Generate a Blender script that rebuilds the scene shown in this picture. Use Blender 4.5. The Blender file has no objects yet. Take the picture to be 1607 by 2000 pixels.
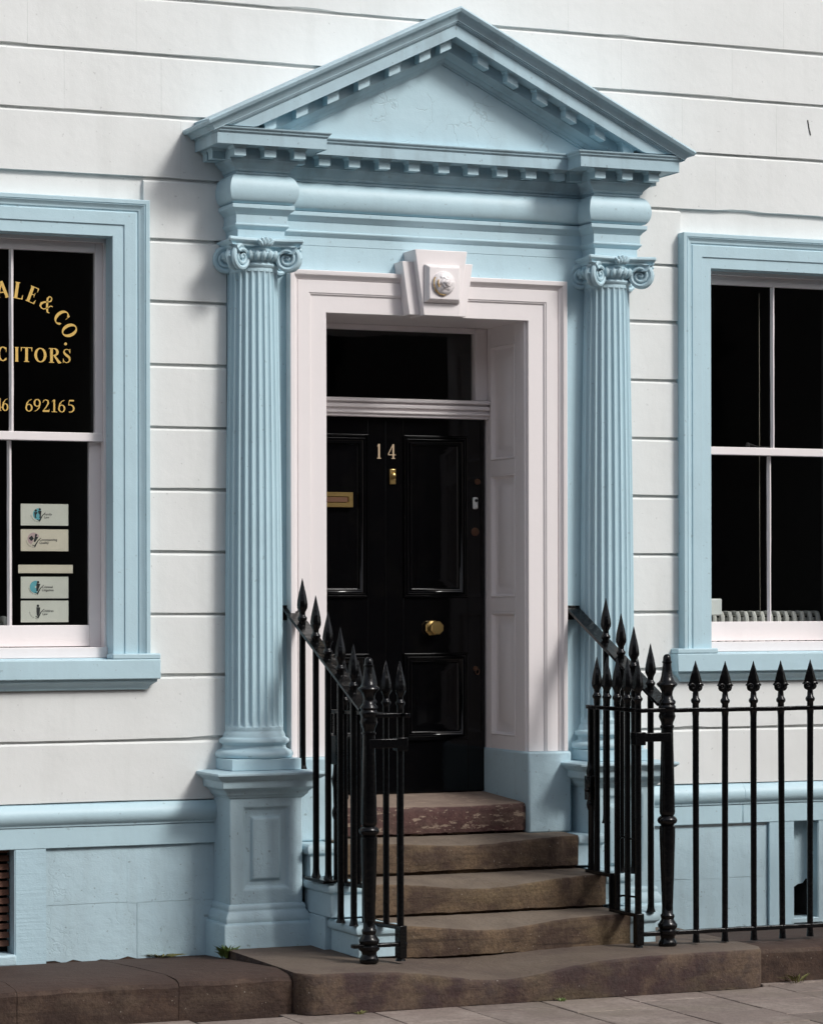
import bpy, bmesh, math, random
from math import sin, cos, pi, radians, sqrt
from mathutils import Vector, Matrix

random.seed(14)
S = bpy.context.scene
COL = S.collection

# ------------------------------------------------------------------ camera, sky, sun, exposure
TH = radians(23.28)
ROLL = radians(-0.10)
d_ = Vector((sin(TH), cos(TH), 0)); r_ = Vector((cos(TH), -sin(TH), 0)); u_ = Vector((0, 0, 1))
ir = r_ * cos(ROLL) + u_ * sin(ROLL); iu = u_ * cos(ROLL) - r_ * sin(ROLL)
cam_d = bpy.data.cameras.new('camera'); cam = bpy.data.objects.new('camera', cam_d); COL.objects.link(cam)
cam_d.sensor_fit = 'HORIZONTAL'; cam_d.sensor_width = 36.0; cam_d.lens = 126.19
cam_d.shift_y = 0.107; cam_d.clip_start = 0.5; cam_d.clip_end = 2000
M = Matrix.Identity(4)
for i in range(3):
    M[i][0] = ir[i]; M[i][1] = iu[i]; M[i][2] = -d_[i]
M[0][3], M[1][3], M[2][3] = -6.3609, -14.784, 2.25
cam.matrix_world = M
S.camera = cam

SUN = Vector((0.62, -1.0, 1.02)).normalized()
w = bpy.data.worlds.new('World'); S.world = w; w.use_nodes = True
nt = w.node_tree; nt.nodes.clear()
sky = nt.nodes.new('ShaderNodeTexSky'); sky.sky_type = 'NISHITA'; sky.sun_disc = False
sky.sun_elevation = math.asin(SUN.z); sky.sun_rotation = math.atan2(SUN.x, SUN.y)
sky.air_density = 1.0; sky.dust_density = 3.0; sky.ozone_density = 1.0
hs = nt.nodes.new('ShaderNodeHueSaturation'); hs.inputs['Saturation'].default_value = 0.5
bg = nt.nodes.new('ShaderNodeBackground'); bg.inputs[1].default_value = 0.095
wo = nt.nodes.new('ShaderNodeOutputWorld')
nt.links.new(sky.outputs[0], hs.inputs['Color']); nt.links.new(hs.outputs[0], bg.inputs[0]); nt.links.new(bg.outputs[0], wo.inputs[0])
sl = bpy.data.lights.new('sun', 'SUN'); sl.energy = 1.5; sl.angle = radians(13); sl.color = (1.0, 0.985, 0.955)
so = bpy.data.objects.new('sun', sl); COL.objects.link(so)
so.rotation_euler = SUN.to_track_quat('Z', 'Y').to_euler(); so.location = SUN * 40
vs = S.view_settings; vs.view_transform = 'Standard'; vs.look = 'None'; vs.gamma = 1.0; vs.use_curve_mapping = False
vs.exposure = 0.50
S.cycles.max_bounces = 8; S.cycles.transparent_max_bounces = 16

# ------------------------------------------------------------------ materials
class NT:
    def __init__(s, name):
        s.m = bpy.data.materials.new(name); s.m.use_nodes = True
        s.t = s.m.node_tree; s.t.nodes.clear()
        s.out = s.n('ShaderNodeOutputMaterial')
    def n(s, typ, **kw):
        x = s.t.nodes.new(typ)
        for k, v in kw.items(): setattr(x, k, v)
        return x
    def l(s, a, b): s.t.links.new(a, b)
    def pos(s, scale=(1, 1, 1)):
        g = s.n('ShaderNodeNewGeometry'); mp = s.n('ShaderNodeMapping'); mp.inputs['Scale'].default_value = scale
        s.l(g.outputs['Position'], mp.inputs['Vector']); return mp.outputs[0]
    def noise(s, scale, detail=4, rough=.55, vec=None, dist=0.0):
        x = s.n('ShaderNodeTexNoise'); x.inputs['Scale'].default_value = scale; x.inputs['Detail'].default_value = detail
        x.inputs['Roughness'].default_value = rough; x.inputs['Distortion'].default_value = dist
        s.l(vec if vec is not None else s.pos(), x.inputs['Vector']); return x.outputs['Fac']
    def ramp(s, fac, stops):
        x = s.n('ShaderNodeValToRGB'); e = x.color_ramp.elements
        while len(e) > 1: e.remove(e[-1])
        for i, (p, c) in enumerate(stops):
            el = e[0] if i == 0 else e.new(p)
            el.position = p; el.color = (c, c, c, 1) if not hasattr(c, '__len__') else (*c, 1)
        s.l(fac, x.inputs[0]); return x.outputs[0]
    def mix(s, fac, a, b, mode='MIX'):
        x = s.n('ShaderNodeMix', data_type='RGBA', blend_type=mode)
        if isinstance(fac, (int, float)): x.inputs[0].default_value = fac
        else: s.l(fac, x.inputs[0])
        for sock, v in ((x.inputs[6], a), (x.inputs[7], b)):
            if hasattr(v, '__len__'): sock.default_value = (*v, 1)
            else: s.l(v, sock)
        return x.outputs[2]
    def math(s, op, a, b=None):
        x = s.n('ShaderNodeMath', operation=op)
        for i, v in enumerate((a, b)):
            if v is None: continue
            if isinstance(v, (int, float)): x.inputs[i].default_value = v
            else: s.l(v, x.inputs[i])
        return x.outputs[0]
    def bump(s, h, strength, dist, normal=None):
        x = s.n('ShaderNodeBump'); x.inputs['Strength'].default_value = strength; x.inputs['Distance'].default_value = dist
        s.l(h, x.inputs['Height'])
        if normal is not None: s.l(normal, x.inputs['Normal'])
        return x.outputs[0]
    def bsdf(s, color, rough, normal=None, metallic=0.0, spec=.5, coat=0):
        b = s.n('ShaderNodeBsdfPrincipled')
        for k, v in (('Base Color', color), ('Roughness', rough)):
            if hasattr(v, '__len__'): b.inputs[k].default_value = (*v, 1)
            elif isinstance(v, (int, float)): b.inputs[k].default_value = v
            else: s.l(v, b.inputs[k])
        b.inputs['Metallic'].default_value = metallic; b.inputs['Specular IOR Level'].default_value = spec
        b.inputs['Coat Weight'].default_value = coat
        if normal is not None: s.l(normal, b.inputs['Normal'])
        s.l(b.outputs[0], s.out.inputs[0]); return s.m

def paint(name, col, dirt, rough=.5, big=.25, fine=.12, dirtamt=.35, cracks=0.0, spots=.0, tool=0.0):
    t = NT(name)
    a = t.noise(1.3, 5, .6); st = t.noise(1.0, 5, .62, t.pos((7, 7, .8)))
    f1 = t.ramp(a, [(.42, 0.0), (.75, 1.0)]); f2 = t.ramp(st, [(.5, 0.0), (.8, 1.0)])
    f = t.math('MULTIPLY', t.math('ADD', t.math('MULTIPLY', f1, .55), t.math('MULTIPLY', f2, .6)), dirtamt)
    c = t.mix(f, col, dirt)
    if spots:
        sp = t.noise(38, 2, .5); c = t.mix(t.math('MULTIPLY', t.ramp(sp, [(.70, 0.0), (.74, 1.0)]), spots), c, [x * .45 for x in dirt])
    n1 = t.bump(t.noise(5.0, 3, .5), big, .012)
    n2 = t.bump(t.noise(90, 3, .6, t.pos((1, 1, 2.2))), fine, .0022, n1)
    n3 = t.bump(t.noise(22, 4, .6), fine * .9, .005, n2)
    if tool:
        n3 = t.bump(t.noise(1.0, 3, .5, t.pos((1.6, 1.6, 95))), tool, .006, n3)
    if cracks:
        wv = t.n('ShaderNodeVectorMath', operation='ADD')
        nz = t.n('ShaderNodeTexNoise'); nz.inputs['Scale'].default_value = 9; nz.inputs['Detail'].default_value = 3; t.l(t.pos(), nz.inputs['Vector'])
        sc = t.n('ShaderNodeVectorMath', operation='SCALE'); sc.inputs['Scale'].default_value = .16; t.l(nz.outputs['Color'], sc.inputs[0])
        t.l(t.pos(), wv.inputs[0]); t.l(sc.outputs[0], wv.inputs[1])
        v = t.n('ShaderNodeTexVoronoi', feature='DISTANCE_TO_EDGE'); v.inputs['Scale'].default_value = 8; t.l(wv.outputs[0], v.inputs['Vector'])
        line = t.ramp(v.outputs['Distance'], [(0.0, 1.0), (.008, 1.0), (.026, 0.0)])
        mask = t.ramp(t.noise(4.2, 2, .5), [(.53, 0.0), (.60, 1.0)])
        cr = t.math('MULTIPLY', line, mask)
        c = t.mix(t.math('MULTIPLY', cr, cracks), c, [x * .5 for x in dirt])
        n3 = t.bump(t.math('SUBTRACT', 1.0, cr), .3, .003, n3)
    return t.bsdf(c, rough, n3, spec=.4)

WHITE = paint('white_masonry_paint', (.785, .80, .79), (.56, .57, .55), .62, .36, .24, .42, spots=.3)
BLUE = paint('pale_blue_paint', (.495, .675, .75), (.37, .49, .535), .45, .28, .24, .5, spots=.3)
BLUEW = paint('weathered_pale_blue_paint', (.46, .635, .715), (.18, .225, .25), .5, .26, .22, .75, spots=.4)
BLUEC = paint('cracked_pale_blue_paint', (.495, .675, .75), (.38, .49, .54), .5, .4, .25, .4, cracks=.22)
BLUER = paint('rough_pale_blue_paint', (.48, .64, .71), (.32, .40, .43), .55, .7, .6, .6, cracks=.07, spots=.5)
BLUET = paint('tooled_pale_blue_paint', (.465, .64, .72), (.33, .43, .48), .55, .5, .5, .5, spots=.3, tool=.28)
PINK = paint('pinkish_white_gloss_paint', (.86, .81, .81), (.73, .67, .665), .34, .18, .12, .3)

def black_paint(name, rough, fine, scale=60):
    t = NT(name)
    c = t.mix(t.ramp(t.noise(9, 4), [(.5, 0.0), (.75, 1.0)]), (.0018, .0018, .0022), (.0032, .003, .003))
    n1 = t.bump(t.noise(scale, 3, .6), fine, .003); n2 = t.bump(t.noise(11, 2), fine * .6, .01, n1)
    return t.bsdf(c, rough, n2, spec=.36)
IRON = black_paint('black_iron_paint', .2, .6, 38)
DOORP = black_paint('black_door_gloss', .09, .08, 40)

def stone(name, a, b, c3, moss, paint_rem=0.0, bs=.6, rough=.8, pale_top=None, bed=.35):
    t = NT(name)
    n1 = t.noise(3.2, 6, .62); n2 = t.noise(14, 5, .65); n3 = t.noise(60, 4, .7); n4 = t.noise(2.0, 4, .6, t.pos((1, 1, 2.5)))
    c = t.mix(t.ramp(n1, [(.44, 0.0), (.56, 1.0)]), a, b)
    c = t.mix(t.ramp(n2, [(.45, 0.0), (.7, .8)]), c, c3)
    c = t.mix(t.math('MULTIPLY', t.ramp(n4, [(.5, 0.0), (.64, 1.0)]), .5), c, moss)
    c = t.mix(t.math('MULTIPLY', t.ramp(n3, [(.40, 1.0), (.56, 0.0)]), .35), c, [x * .45 for x in a])
    fl = t.noise(75, 1, .4); c = t.mix(t.ramp(fl, [(.77, 0.0), (.78, .5)]), c, (.42, .38, .33))
    if paint_rem:
        pr = t.noise(11, 7, .72, t.pos((1, 1, 2.6)))
        c = t.mix(t.ramp(pr, [(.55, 0.0), (.575, paint_rem)]), c, (.33, .25, .19))
    if bed:
        bd = t.ramp(t.noise(1.0, 5, .65, t.pos((1.3, 1.3, 26))), [(.34, 1.0), (.44, 0.0)])
        c = t.mix(t.math('MULTIPLY', bd, bed), c, [x * .4 for x in a])
        ck = t.ramp(t.noise(5.5, 6, .7, t.pos((1, 1, 3.2)), 1.2), [(.490, 0.0), (.5, 1.0), (.510, 0.0)])
        ckm = t.math('MULTIPLY', ck, t.ramp(t.noise(2.4, 2), [(.52, 0.0), (.60, 1.0)]))
        c = t.mix(t.math('MULTIPLY', ckm, .7), c, [x * .25 for x in a])
    if pale_top:
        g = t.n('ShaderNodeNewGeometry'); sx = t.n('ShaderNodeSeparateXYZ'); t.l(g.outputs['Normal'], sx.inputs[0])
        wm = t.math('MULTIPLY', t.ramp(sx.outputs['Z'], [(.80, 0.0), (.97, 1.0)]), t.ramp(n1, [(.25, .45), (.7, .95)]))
        c = t.mix(wm, c, pale_top)  # paler tone laid over upward-facing surfaces, uneven with the noise
    nn = t.bump(n2, bs, .012); nn = t.bump(n3, bs * .8, .004, nn)
    wv = t.noise(1.0, 6, .6, t.pos((2.5, 2.5, 30))); nn = t.bump(wv, bs * .8, .006, nn)
    return t.bsdf(c, rough, nn, spec=.25)
STEP = stone('brown_sandstone', (.070, .045, .034), (.165, .112, .070), (.115, .082, .056), (.185, .135, .075), bs=.9, pale_top=(.205, .168, .135), bed=.6)
STEPTOP = stone('painted_sandstone', (.085, .040, .038), (.115, .062, .055), (.075, .045, .040), (.17, .125, .095), .9, pale_top=(.29, .225, .18))
KERB = stone('dark_red_sandstone', (.048, .030, .024), (.085, .054, .040), (.052, .034, .027), (.12, .088, .064), bs=.9, pale_top=(.066, .042, .034), bed=.2)
SLABM = stone('base_slab_sandstone', (.062, .038, .036), (.130, .090, .064), (.062, .046, .043), (.130, .10, .058), bs=.9, pale_top=(.155, .122, .098), bed=.3)
PAVE = stone('pinkish_concrete_paving', (.28, .225, .198), (.345, .285, .25), (.23, .185, .162), (.26, .222, .175), 0, .35, .85, bed=0)
t_ = PAVE.node_tree; bs_ = [n for n in t_.nodes if n.type == 'BSDF_PRINCIPLED'][0]
oi = t_.nodes.new('ShaderNodeObjectInfo'); mr_ = t_.nodes.new('ShaderNodeMapRange'); mr_.inputs['To Min'].default_value = .74; mr_.inputs['To Max'].default_value = 1.08
mm = t_.nodes.new('ShaderNodeMix'); mm.data_type = 'RGBA'; mm.blend_type = 'MULTIPLY'; mm.inputs[0].default_value = 1
src = bs_.inputs['Base Color'].links[0].from_socket
t_.links.new(oi.outputs['Random'], mr_.inputs['Value']); t_.links.new(src, mm.inputs[6]); t_.links.new(mr_.outputs[0], mm.inputs[7]); t_.links.new(mm.outputs[2], bs_.inputs['Base Color'])
def flat(name, col, rough=.6, metallic=0, bumpy=0, scale=40):
    t = NT(name); c = t.mix(t.noise(8, 3), [x * .9 for x in col], [min(1, x * 1.1) for x in col])
    nn = t.bump(t.noise(scale, 3), bumpy, .004) if bumpy else None
    return t.bsdf(c, rough, nn, metallic)
BRASS = flat('worn_brass', (.50, .35, .14), .32, 1, .15)
BRASSD = flat('tarnished_brass', (.16, .09, .06), .5, 1, .15)
GILT = flat('gold_leaf_lettering', (.68, .44, .11), .5, 0)
NUMB = flat('gilt_numeral_paint', (.48, .36, .24), .5, 0)
GILDED = flat('worn_gilding', (.55, .36, .13), .5, 0)
DARK = flat('dark_room_paint', (.10, .10, .095), .9)
TERRA = flat('terracotta_slats', (.14, .065, .042), .85, 0, .4)
BLACKHOLE = flat('flat_near_black', (.012, .011, .011), .95, 0, .4)  # flat near-black, also stands for the darkness inside the cellar openings
RADI = flat('white_radiator_enamel', (.62, .62, .58), .3)
CARD = flat('cream_sticker_vinyl', (.56, .56, .50), .5)
CARD2 = flat('warm_sticker_vinyl', (.60, .55, .45), .4)
INK = flat('black_print', (.015, .017, .018), .6)
GREY = flat('grey_print', (.06, .06, .06), .6)
TEAL = flat('teal_print', (.11, .36, .42), .6)
ROSE = flat('pink_print', (.45, .33, .33), .6)
PLAST = flat('white_plastic', (.68, .70, .68), .35)
LEAF = flat('weed_leaf', (.13, .19, .05), .6)
MOSS = flat('dry_moss', (.15, .145, .05), .9)
CORD = flat('beige_cord', (.55, .48, .38), .8)
ASPH = stone('asphalt', (.045, .045, .046), (.055, .055, .055), (.05, .05, .05), (.05, .05, .05))
BRICK = flat('dark_brick_wall', (.085, .065, .055), .9)
def glass():
    t = NT('window_glass')
    ge = t.n('ShaderNodeNewGeometry'); dt = t.n('ShaderNodeVectorMath', operation='DOT_PRODUCT')
    t.l(ge.outputs['Normal'], dt.inputs[0]); t.l(ge.outputs['Incoming'], dt.inputs[1])
    sch = t.math('ADD', .035, t.math('MULTIPLY', .96, t.math('POWER', t.math('SUBTRACT', 1.0, t.math('ABSOLUTE', dt.outputs['Value'])), 5.0)))
    tr = t.n('ShaderNodeBsdfTransparent'); tr.inputs[0].default_value = (.97, .98, .975, 1)
    gl = t.n('ShaderNodeBsdfGlossy'); gl.inputs['Roughness'].default_value = .02
    nn = t.bump(t.noise(3.0, 2), .08, .02); t.l(nn, gl.inputs['Normal'])
    mx = t.n('ShaderNodeMixShader'); t.l(sch, mx.inputs[0]); t.l(tr.outputs[0], mx.inputs[1]); t.l(gl.outputs[0], mx.inputs[2])
    t.l(mx.outputs[0], t.out.inputs[0]); return t.m
GLASS = glass()

# ------------------------------------------------------------------ mesh helpers
class MB:
    def __init__(s): s.v = []; s.f = []
    def add(s, vs, fs):
        o = len(s.v); s.v += [tuple(p) for p in vs]; s.f += [tuple(i + o for i in f) for f in fs]; return s
    def box(s, x0, x1, y0, y1, z0, z1):
        return s.add([(x0, y0, z0), (x1, y0, z0), (x1, y1, z0), (x0, y1, z0), (x0, y0, z1), (x1, y0, z1), (x1, y1, z1), (x0, y1, z1)],
                     [(0, 1, 5, 4), (1, 2, 6, 5), (2, 3, 7, 6), (3, 0, 4, 7), (4, 5, 6, 7), (3, 2, 1, 0)])
    def loft(s, rings, close_ring=True, caps=True, loop=False):
        n = len(rings[0]); vs = [p for r in rings for p in r]; fs = []
        R = len(rings)
        for i in range(R if loop else R - 1):
            a, b = i * n, ((i + 1) % R) * n
            for j in range(n if close_ring else n - 1):
                k = (j + 1) % n; fs.append((a + j, a + k, b + k, b + j))
        if caps and not loop:
            fs.append(tuple(range(n - 1, -1, -1))); fs.append(tuple((R - 1) * n + j for j in range(n)))
        return s.add(vs, fs)
    def lathe(s, prof, cx, cy, seg=20, cz=0.0):
        rings = [[(cx + max(r, .0004) * cos(2 * pi * j / seg), cy + max(r, .0004) * sin(2 * pi * j / seg), cz + z) for j in range(seg)] for z, r in prof]
        return s.loft(rings)
    def tube(s, pts, rad, seg=8):
        pts = [Vector(p) for p in pts]; rings = []; n = None
        for i, p in enumerate(pts):
            t = (pts[min(i + 1, len(pts) - 1)] - pts[max(i - 1, 0)]).normalized()
            a = Vector((0, 0, 1)) if abs(t.z) < .9 else Vector((1, 0, 0))
            n = t.cross(a).normalized() if n is None else (n - t * n.dot(t)).normalized()
            b = t.cross(n)
            r = rad[i] if hasattr(rad, '__len__') else rad
            rings.append([p + n * (r * cos(2 * pi * j / seg)) + b * (r * sin(2 * pi * j / seg)) for j in range(seg)])
        return s.loft(rings)
    def sweep(s, path, prof, side, fn, closed=False, caps=True):
        """path of 2D points, prof of (offset, w); mitred; fn(u, v, w) gives the 3D point"""
        P = [Vector(p) for p in path]; n = len(P); rings = []
        for i in range(n):
            a = P[i - 1] if (i > 0 or closed) else None; b = P[(i + 1) % n] if (i < n - 1 or closed) else None
            def nrm(p, q):
                e = (q - p).normalized(); return Vector((e.y, -e.x)) * side
            if a is None: m = nrm(P[i], b)
            elif b is None: m = nrm(a, P[i])
            else:
                n1, n2 = nrm(a, P[i]), nrm(P[i], b); m = (n1 + n2); m = m / max(m.dot(n1), 1e-6)
            rings.append([fn(P[i].x + m.x * o, P[i].y + m.y * o, ww) for o, ww in prof])
        return s.loft(rings, close_ring=False, caps=caps, loop=closed)
    def rects(s, loops, fn):
        """nested rectangles (u0,u1,v0,v1,depth): a moulded panel"""
        rings = [[fn(a, c, d), fn(b, c, d), fn(b, e, d), fn(a, e, d)] for a, b, c, e, d in loops]
        n = len(s.v); s.loft(rings, caps=False); k = n + 4 * (len(rings) - 1)
        s.f.append((k, k + 1, k + 2, k + 3)); return s
    def poly(s, pts, y0, y1, fn=None):
        fn = fn or (lambda u, v, d: (u, d, v))
        return s.loft([[fn(u, v, y0) for u, v in pts], [fn(u, v, y1) for u, v in pts]])
    def xf(s, mat, start=0):
        s.v[start:] = [tuple(mat @ Vector(p)) for p in s.v[start:]]; return s

def mesh(name, mb, mat, angle=32):
    me = bpy.data.meshes.new(name); me.from_pydata(mb.v, [], mb.f)
    bm = bmesh.new(); bm.from_mesh(me); bmesh.ops.recalc_face_normals(bm, faces=bm.faces); bm.to_mesh(me); bm.free()
    me.polygons.foreach_set('use_smooth', [True] * len(me.polygons)); me.set_sharp_from_angle(angle=radians(angle))
    me.materials.append(mat); me.update(); return me
WL = {}
def obj(name, mb, mat, parent=None, bev=0, angle=32, local=False, label=None):
    me = mb if isinstance(mb, bpy.types.Mesh) else mesh(name, mb, mat, angle)
    o = bpy.data.objects.new(name, me); COL.objects.link(o)
    if parent is not None:
        o.parent = parent
        if not local: o.location = -WL[parent.name]; WL[o.name] = Vector((0, 0, 0))
        else: WL[o.name] = WL[parent.name]
    else: WL[o.name] = Vector((0, 0, 0))
    if bev:
        b = o.modifiers.new('bevel', 'BEVEL'); b.width = bev; b.segments = 2; b.limit_method = 'ANGLE'; b.angle_limit = radians(35)
        b.harden_normals = False
    if label: o['label'] = label
    return o
def tag(o, label, cat, group=None):
    o['label'] = label; o['category'] = cat
    if group: o['group'] = group
    return o
def thing(name, label, cat, loc, rz=0, group=None):
    o = bpy.data.objects.new(name, None); COL.objects.link(o); o.location = loc; o.rotation_euler = (0, 0, rz); o.empty_display_size = .1
    WL[o.name] = Vector(loc); return tag(o, label, cat, group)
XY = lambda u, v, w: (u, v, w)                 # plan path, w = height
XZ = lambda u, v, w: (u, w, v)                 # elevation path, w = depth
def jit(a): return random.uniform(-a, a)

# ------------------------------------------------------------------ the house front
XC = 0.117
CL, CR, CY = -0.957, 1.19, -0.06               # column axes
house = thing('townhouse', 'white channelled townhouse front with pale blue pedimented doorcase and sash windows', 'house', (XC, 0, .33))

WINS = [(-2.77, -1.745, 1.95, 4.2), (1.888, 2.895, 1.95, 4.19)]
DOOR = (-.53, .70, .90, 3.84)
VENTS = [(-2.95, -2.274, .345, .937), (2.458, 2.625, .35, .92)]
# masonry core behind the stucco blocks
CUT = [(-2.80, -1.715, 1.92, 4.23), (1.858, 2.925, 1.92, 4.22), (-.56, .74, .90, 3.87), (-3.0, -2.25, .30, .95), (2.43, 2.70, .31, .95)]
xs = sorted({-4.2, 4.6, *[a for o in CUT for a in o[:2]]}); zs = sorted({-.2, 6.3, *[a for o in CUT for a in o[2:]]})
core = MB()
for i in range(len(xs) - 1):
    run = None
    for j in range(len(zs) - 1):
        cx, cz = (xs[i] + xs[i + 1]) / 2, (zs[j] + zs[j + 1]) / 2
        solid = not any(a < cx < b and c < cz < e for a, b, c, e in CUT)
        if solid and run is None: run = zs[j]
        if run is not None and (not solid or j == len(zs) - 2):
            core.box(xs[i], xs[i + 1], .024, .40, run, zs[j + 1] if solid else zs[j]); run = None
obj('wall_core', core, WHITE, house)

obj('footing', MB().box(-4.2, 4.6, .0205, .0235, .20, .36), KERB, house)
def block(x0, x1, z0, z1, first=False):
    """one stucco block: square lower arris, chamfered upper arris, slightly wavering edges"""
    n = max(2, int((x1 - x0) / .11)); rings = []; zb, zt = z0 + .013, z1 - .004; ph = random.uniform(0, 9)
    chip = random.uniform(x0, x1) if (x1 - x0) > .8 and random.random() < .6 else None
    for i in range(n + 1):
        x = x0 + (x1 - x0) * i / n; x += .0003 if i == 0 else (-.0003 if i == n else 0)
        wz = .0022 * sin(x * 3.1 + ph) + jit(.0011); wy = .0014 * sin(x * 2.2 + z0 * 5) + (jit(.0006) if 0 < i < n else 0); c = jit(.0015)
        dz = .008 if chip is not None and abs(x - chip) < .09 else 0
        rings.append([(x, .026, zb), (x, .0 + wy, zb + wz + dz), (x, wy * .4 + .0005, (zb + zt) / 2), (x, wy, zt - .011 + wz * .5 + c), (x, .012, zt + wz * .3), (x, .026, zt)])
    obj('wall_block', MB().loft(rings, close_ring=True, caps=True), WHITE, house, angle=40)
ZJ = [1.163, 1.495, 1.842, 2.172, 2.508, 2.845, 3.18, 3.517, 3.856, 4.188, 4.515, 4.852, 5.182, 5.49, 5.83, 6.2]
JOINTS = {9: [-1.54, 1.69], 10: [-1.35, 1.94], 11: [-2.0, -1.46, .3, 1.72, 2.35], 12: [-2.2, -1.6, .45, 1.32, 2.05], 13: [-1.92, -1.17, -.3, .98, 2.40], 14: [-1.4, .2, 1.5]}
for k in range(len(ZJ) - 1):
    z0, z1 = ZJ[k], ZJ[k + 1]; cuts = []
    if z1 > 1.97 and z0 < 4.19: cuts += [(-2.955, -1.56), (1.705, 3.08)]
    elif z0 < 4.385 and z1 > 4.19: pass
    if z0 < 4.18: cuts.append((-1.09, 1.32))
    segs = [(-4.2, 4.6)]
    for a, b in cuts:
        segs = [q for s0, s1 in segs for q in ((s0, min(s1, a)), (max(s0, b), s1)) if q[1] - q[0] > .03]
    for s0, s1 in segs:
        js = [s0] + sorted(j for j in JOINTS.get(k, []) if s0 + .05 < j < s1 - .05) + [s1]
        for a, b in zip(js, js[1:]): block(a, b, z0, z1)

k9 = MB(); stroke_pts = [(2.558, 5.095), (2.566, 5.05), (2.578, 5.005)]
for q0, q1 in zip(stroke_pts, stroke_pts[1:]): k9.add([(q0[0], -.003, q0[1]), (q0[0] + .007, -.003, q0[1]), (q1[0] + .007, -.003, q1[1]), (q1[0], -.003, q1[1])], [(0, 1, 2, 3)])
obj('wall_scratch', k9, BLACKHOLE, house)
# plinth zone: string course, band, dies
def string(x0, x1):
    pr = [(.0, 1.170), (.022, 1.166), (.030, 1.155), (.046, 1.135), (.053, 1.112), (.050, 1.09), (.040, 1.072), (.026, 1.060), (.024, 1.050), (.0, 1.048)]
    n = max(2, int((x1 - x0) / .2)); rings = [[(x0 + (x1 - x0) * i / n, -o + .012, z + jit(.0015)) for o, z in pr] + [(x0 + (x1 - x0) * i / n, .034, 1.048), (x0 + (x1 - x0) * i / n, .034, 1.166)] for i in range(n + 1)]
    obj('string_course', MB().loft(rings), BLUE, house)
    obj('plinth_band', MB().box(x0, x1, -.006, .034, .936, 1.0475), BLUE, house, bev=.004)
string(-4.2, -1.15); string(1.40, 2.11); string(2.112, 4.6)
def rag(x0, x1, z0, z1, y, mat, name, rag_amp=.008):
    """plinth stone with a broken lower edge"""
    n = max(3, int((x1 - x0) / .05)); rings = []
    for i in range(n + 1):
        x = x0 + (x1 - x0) * i / n; zz = z0 + random.uniform(-.004, rag_amp)
        rings.append([(x, y + .05, zz), (x, y + jit(.0015), zz), (x, y + jit(.0015), (zz + z1) / 2), (x, y, z1), (x, y + .05, z1)])
    obj(name, MB().loft(rings), mat, house, angle=40)
rag(-2.274, -2.109, .322, .9355, -.004, BLUET, 'plinth_pier')
rag(-2.107, -1.655, .635, .934, .014, BLUER, 'plinth_stone', 0); rag(-1.654, -1.13, .63, .934, .015, BLUER, 'plinth_stone', 0)
rag(-2.107, -1.60, .322, .632, .016, BLUER, 'plinth_stone', .022); rag(-1.598, -1.13, .320, .627, .015, BLUER, 'plinth_stone')
rag(-4.2, -2.95, .325, .9355, .01, BLUER, 'plinth_stone')
rag(1.36, 2.288, .62, .918, .016, BLUER, 'plinth_stone', 0); rag(1.36, 2.288, .322, .617, .017, BLUER, 'plinth_stone')
rag(2.292, 2.458, .322, .9345, -.004, BLUET, 'plinth_pier'); rag(2.628, 4.6, .33, .9345, -.004, BLUER, 'plinth_stone')
# left cellar opening with terracotta slats
vx0, vx1, vz0, vz1 = VENTS[0]
v = MB().box(vx1 - .004, vx1 + .002, 0, .16, vz0, vz1).box(vx0, vx1, .155, .16, vz0, vz1)
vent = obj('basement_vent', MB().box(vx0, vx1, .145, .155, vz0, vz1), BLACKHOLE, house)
obj('vent_reveal', MB().box(vx1 - .006, vx1 + .03, .0, .15, vz0, vz1), BLUER, vent)
obj('vent_sill', MB().box(vx0, vx1 + .0, -.03, .16, .325, .385), BLUER, vent, bev=.012)
z = .42
while z < .92:
    n0 = MB().loft([[(x, .082 + jit(.004), z), (x, .10, z), (x, .11, z + .028), (x, .092 + jit(.004), z + .03)] for x in (vx0, vx0 + .2, vx0 + .4, vx1 - .012)])
    obj('vent_slat', n0, TERRA, vent); z += .045
# right cellar opening, broken panel
vx0, vx1, vz0, vz1 = VENTS[1]
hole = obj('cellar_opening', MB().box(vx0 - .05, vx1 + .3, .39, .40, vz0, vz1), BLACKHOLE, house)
pts = [(vx0 - .02, .935), (vx0 - .02, .53), (vx0 + .03, .54), (vx0 + .06, .535), (vx0 + .09, .552), (vx0 + .12, .556), (vx0 + .14, .58), (vx1 + .004, .585), (vx1 + .004, .935)]
obj('broken_panel', MB().poly(pts, .10, .13), BLUER, hole)
obj('opening_reveal', MB().box(vx1 - .002, vx1 + .05, 0.0, .099, vz0, vz1), BLUER, hole)
obj('painted_dark_lining', MB().box(vx1 - .001, vx1 + .05, .1, .395, vz0, vz1).box(vx0 - .05, vx1, .131, .395, vz0 - .01, vz0 + .013), BLACKHOLE, hole)  # lining coloured black to paint in the darkness behind the broken panel
obj('opening_sill', MB().box(vx0 - .02, vx1 + .02, -.004, .39, .33, .362), BLUER, hole, bev=.006)

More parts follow.
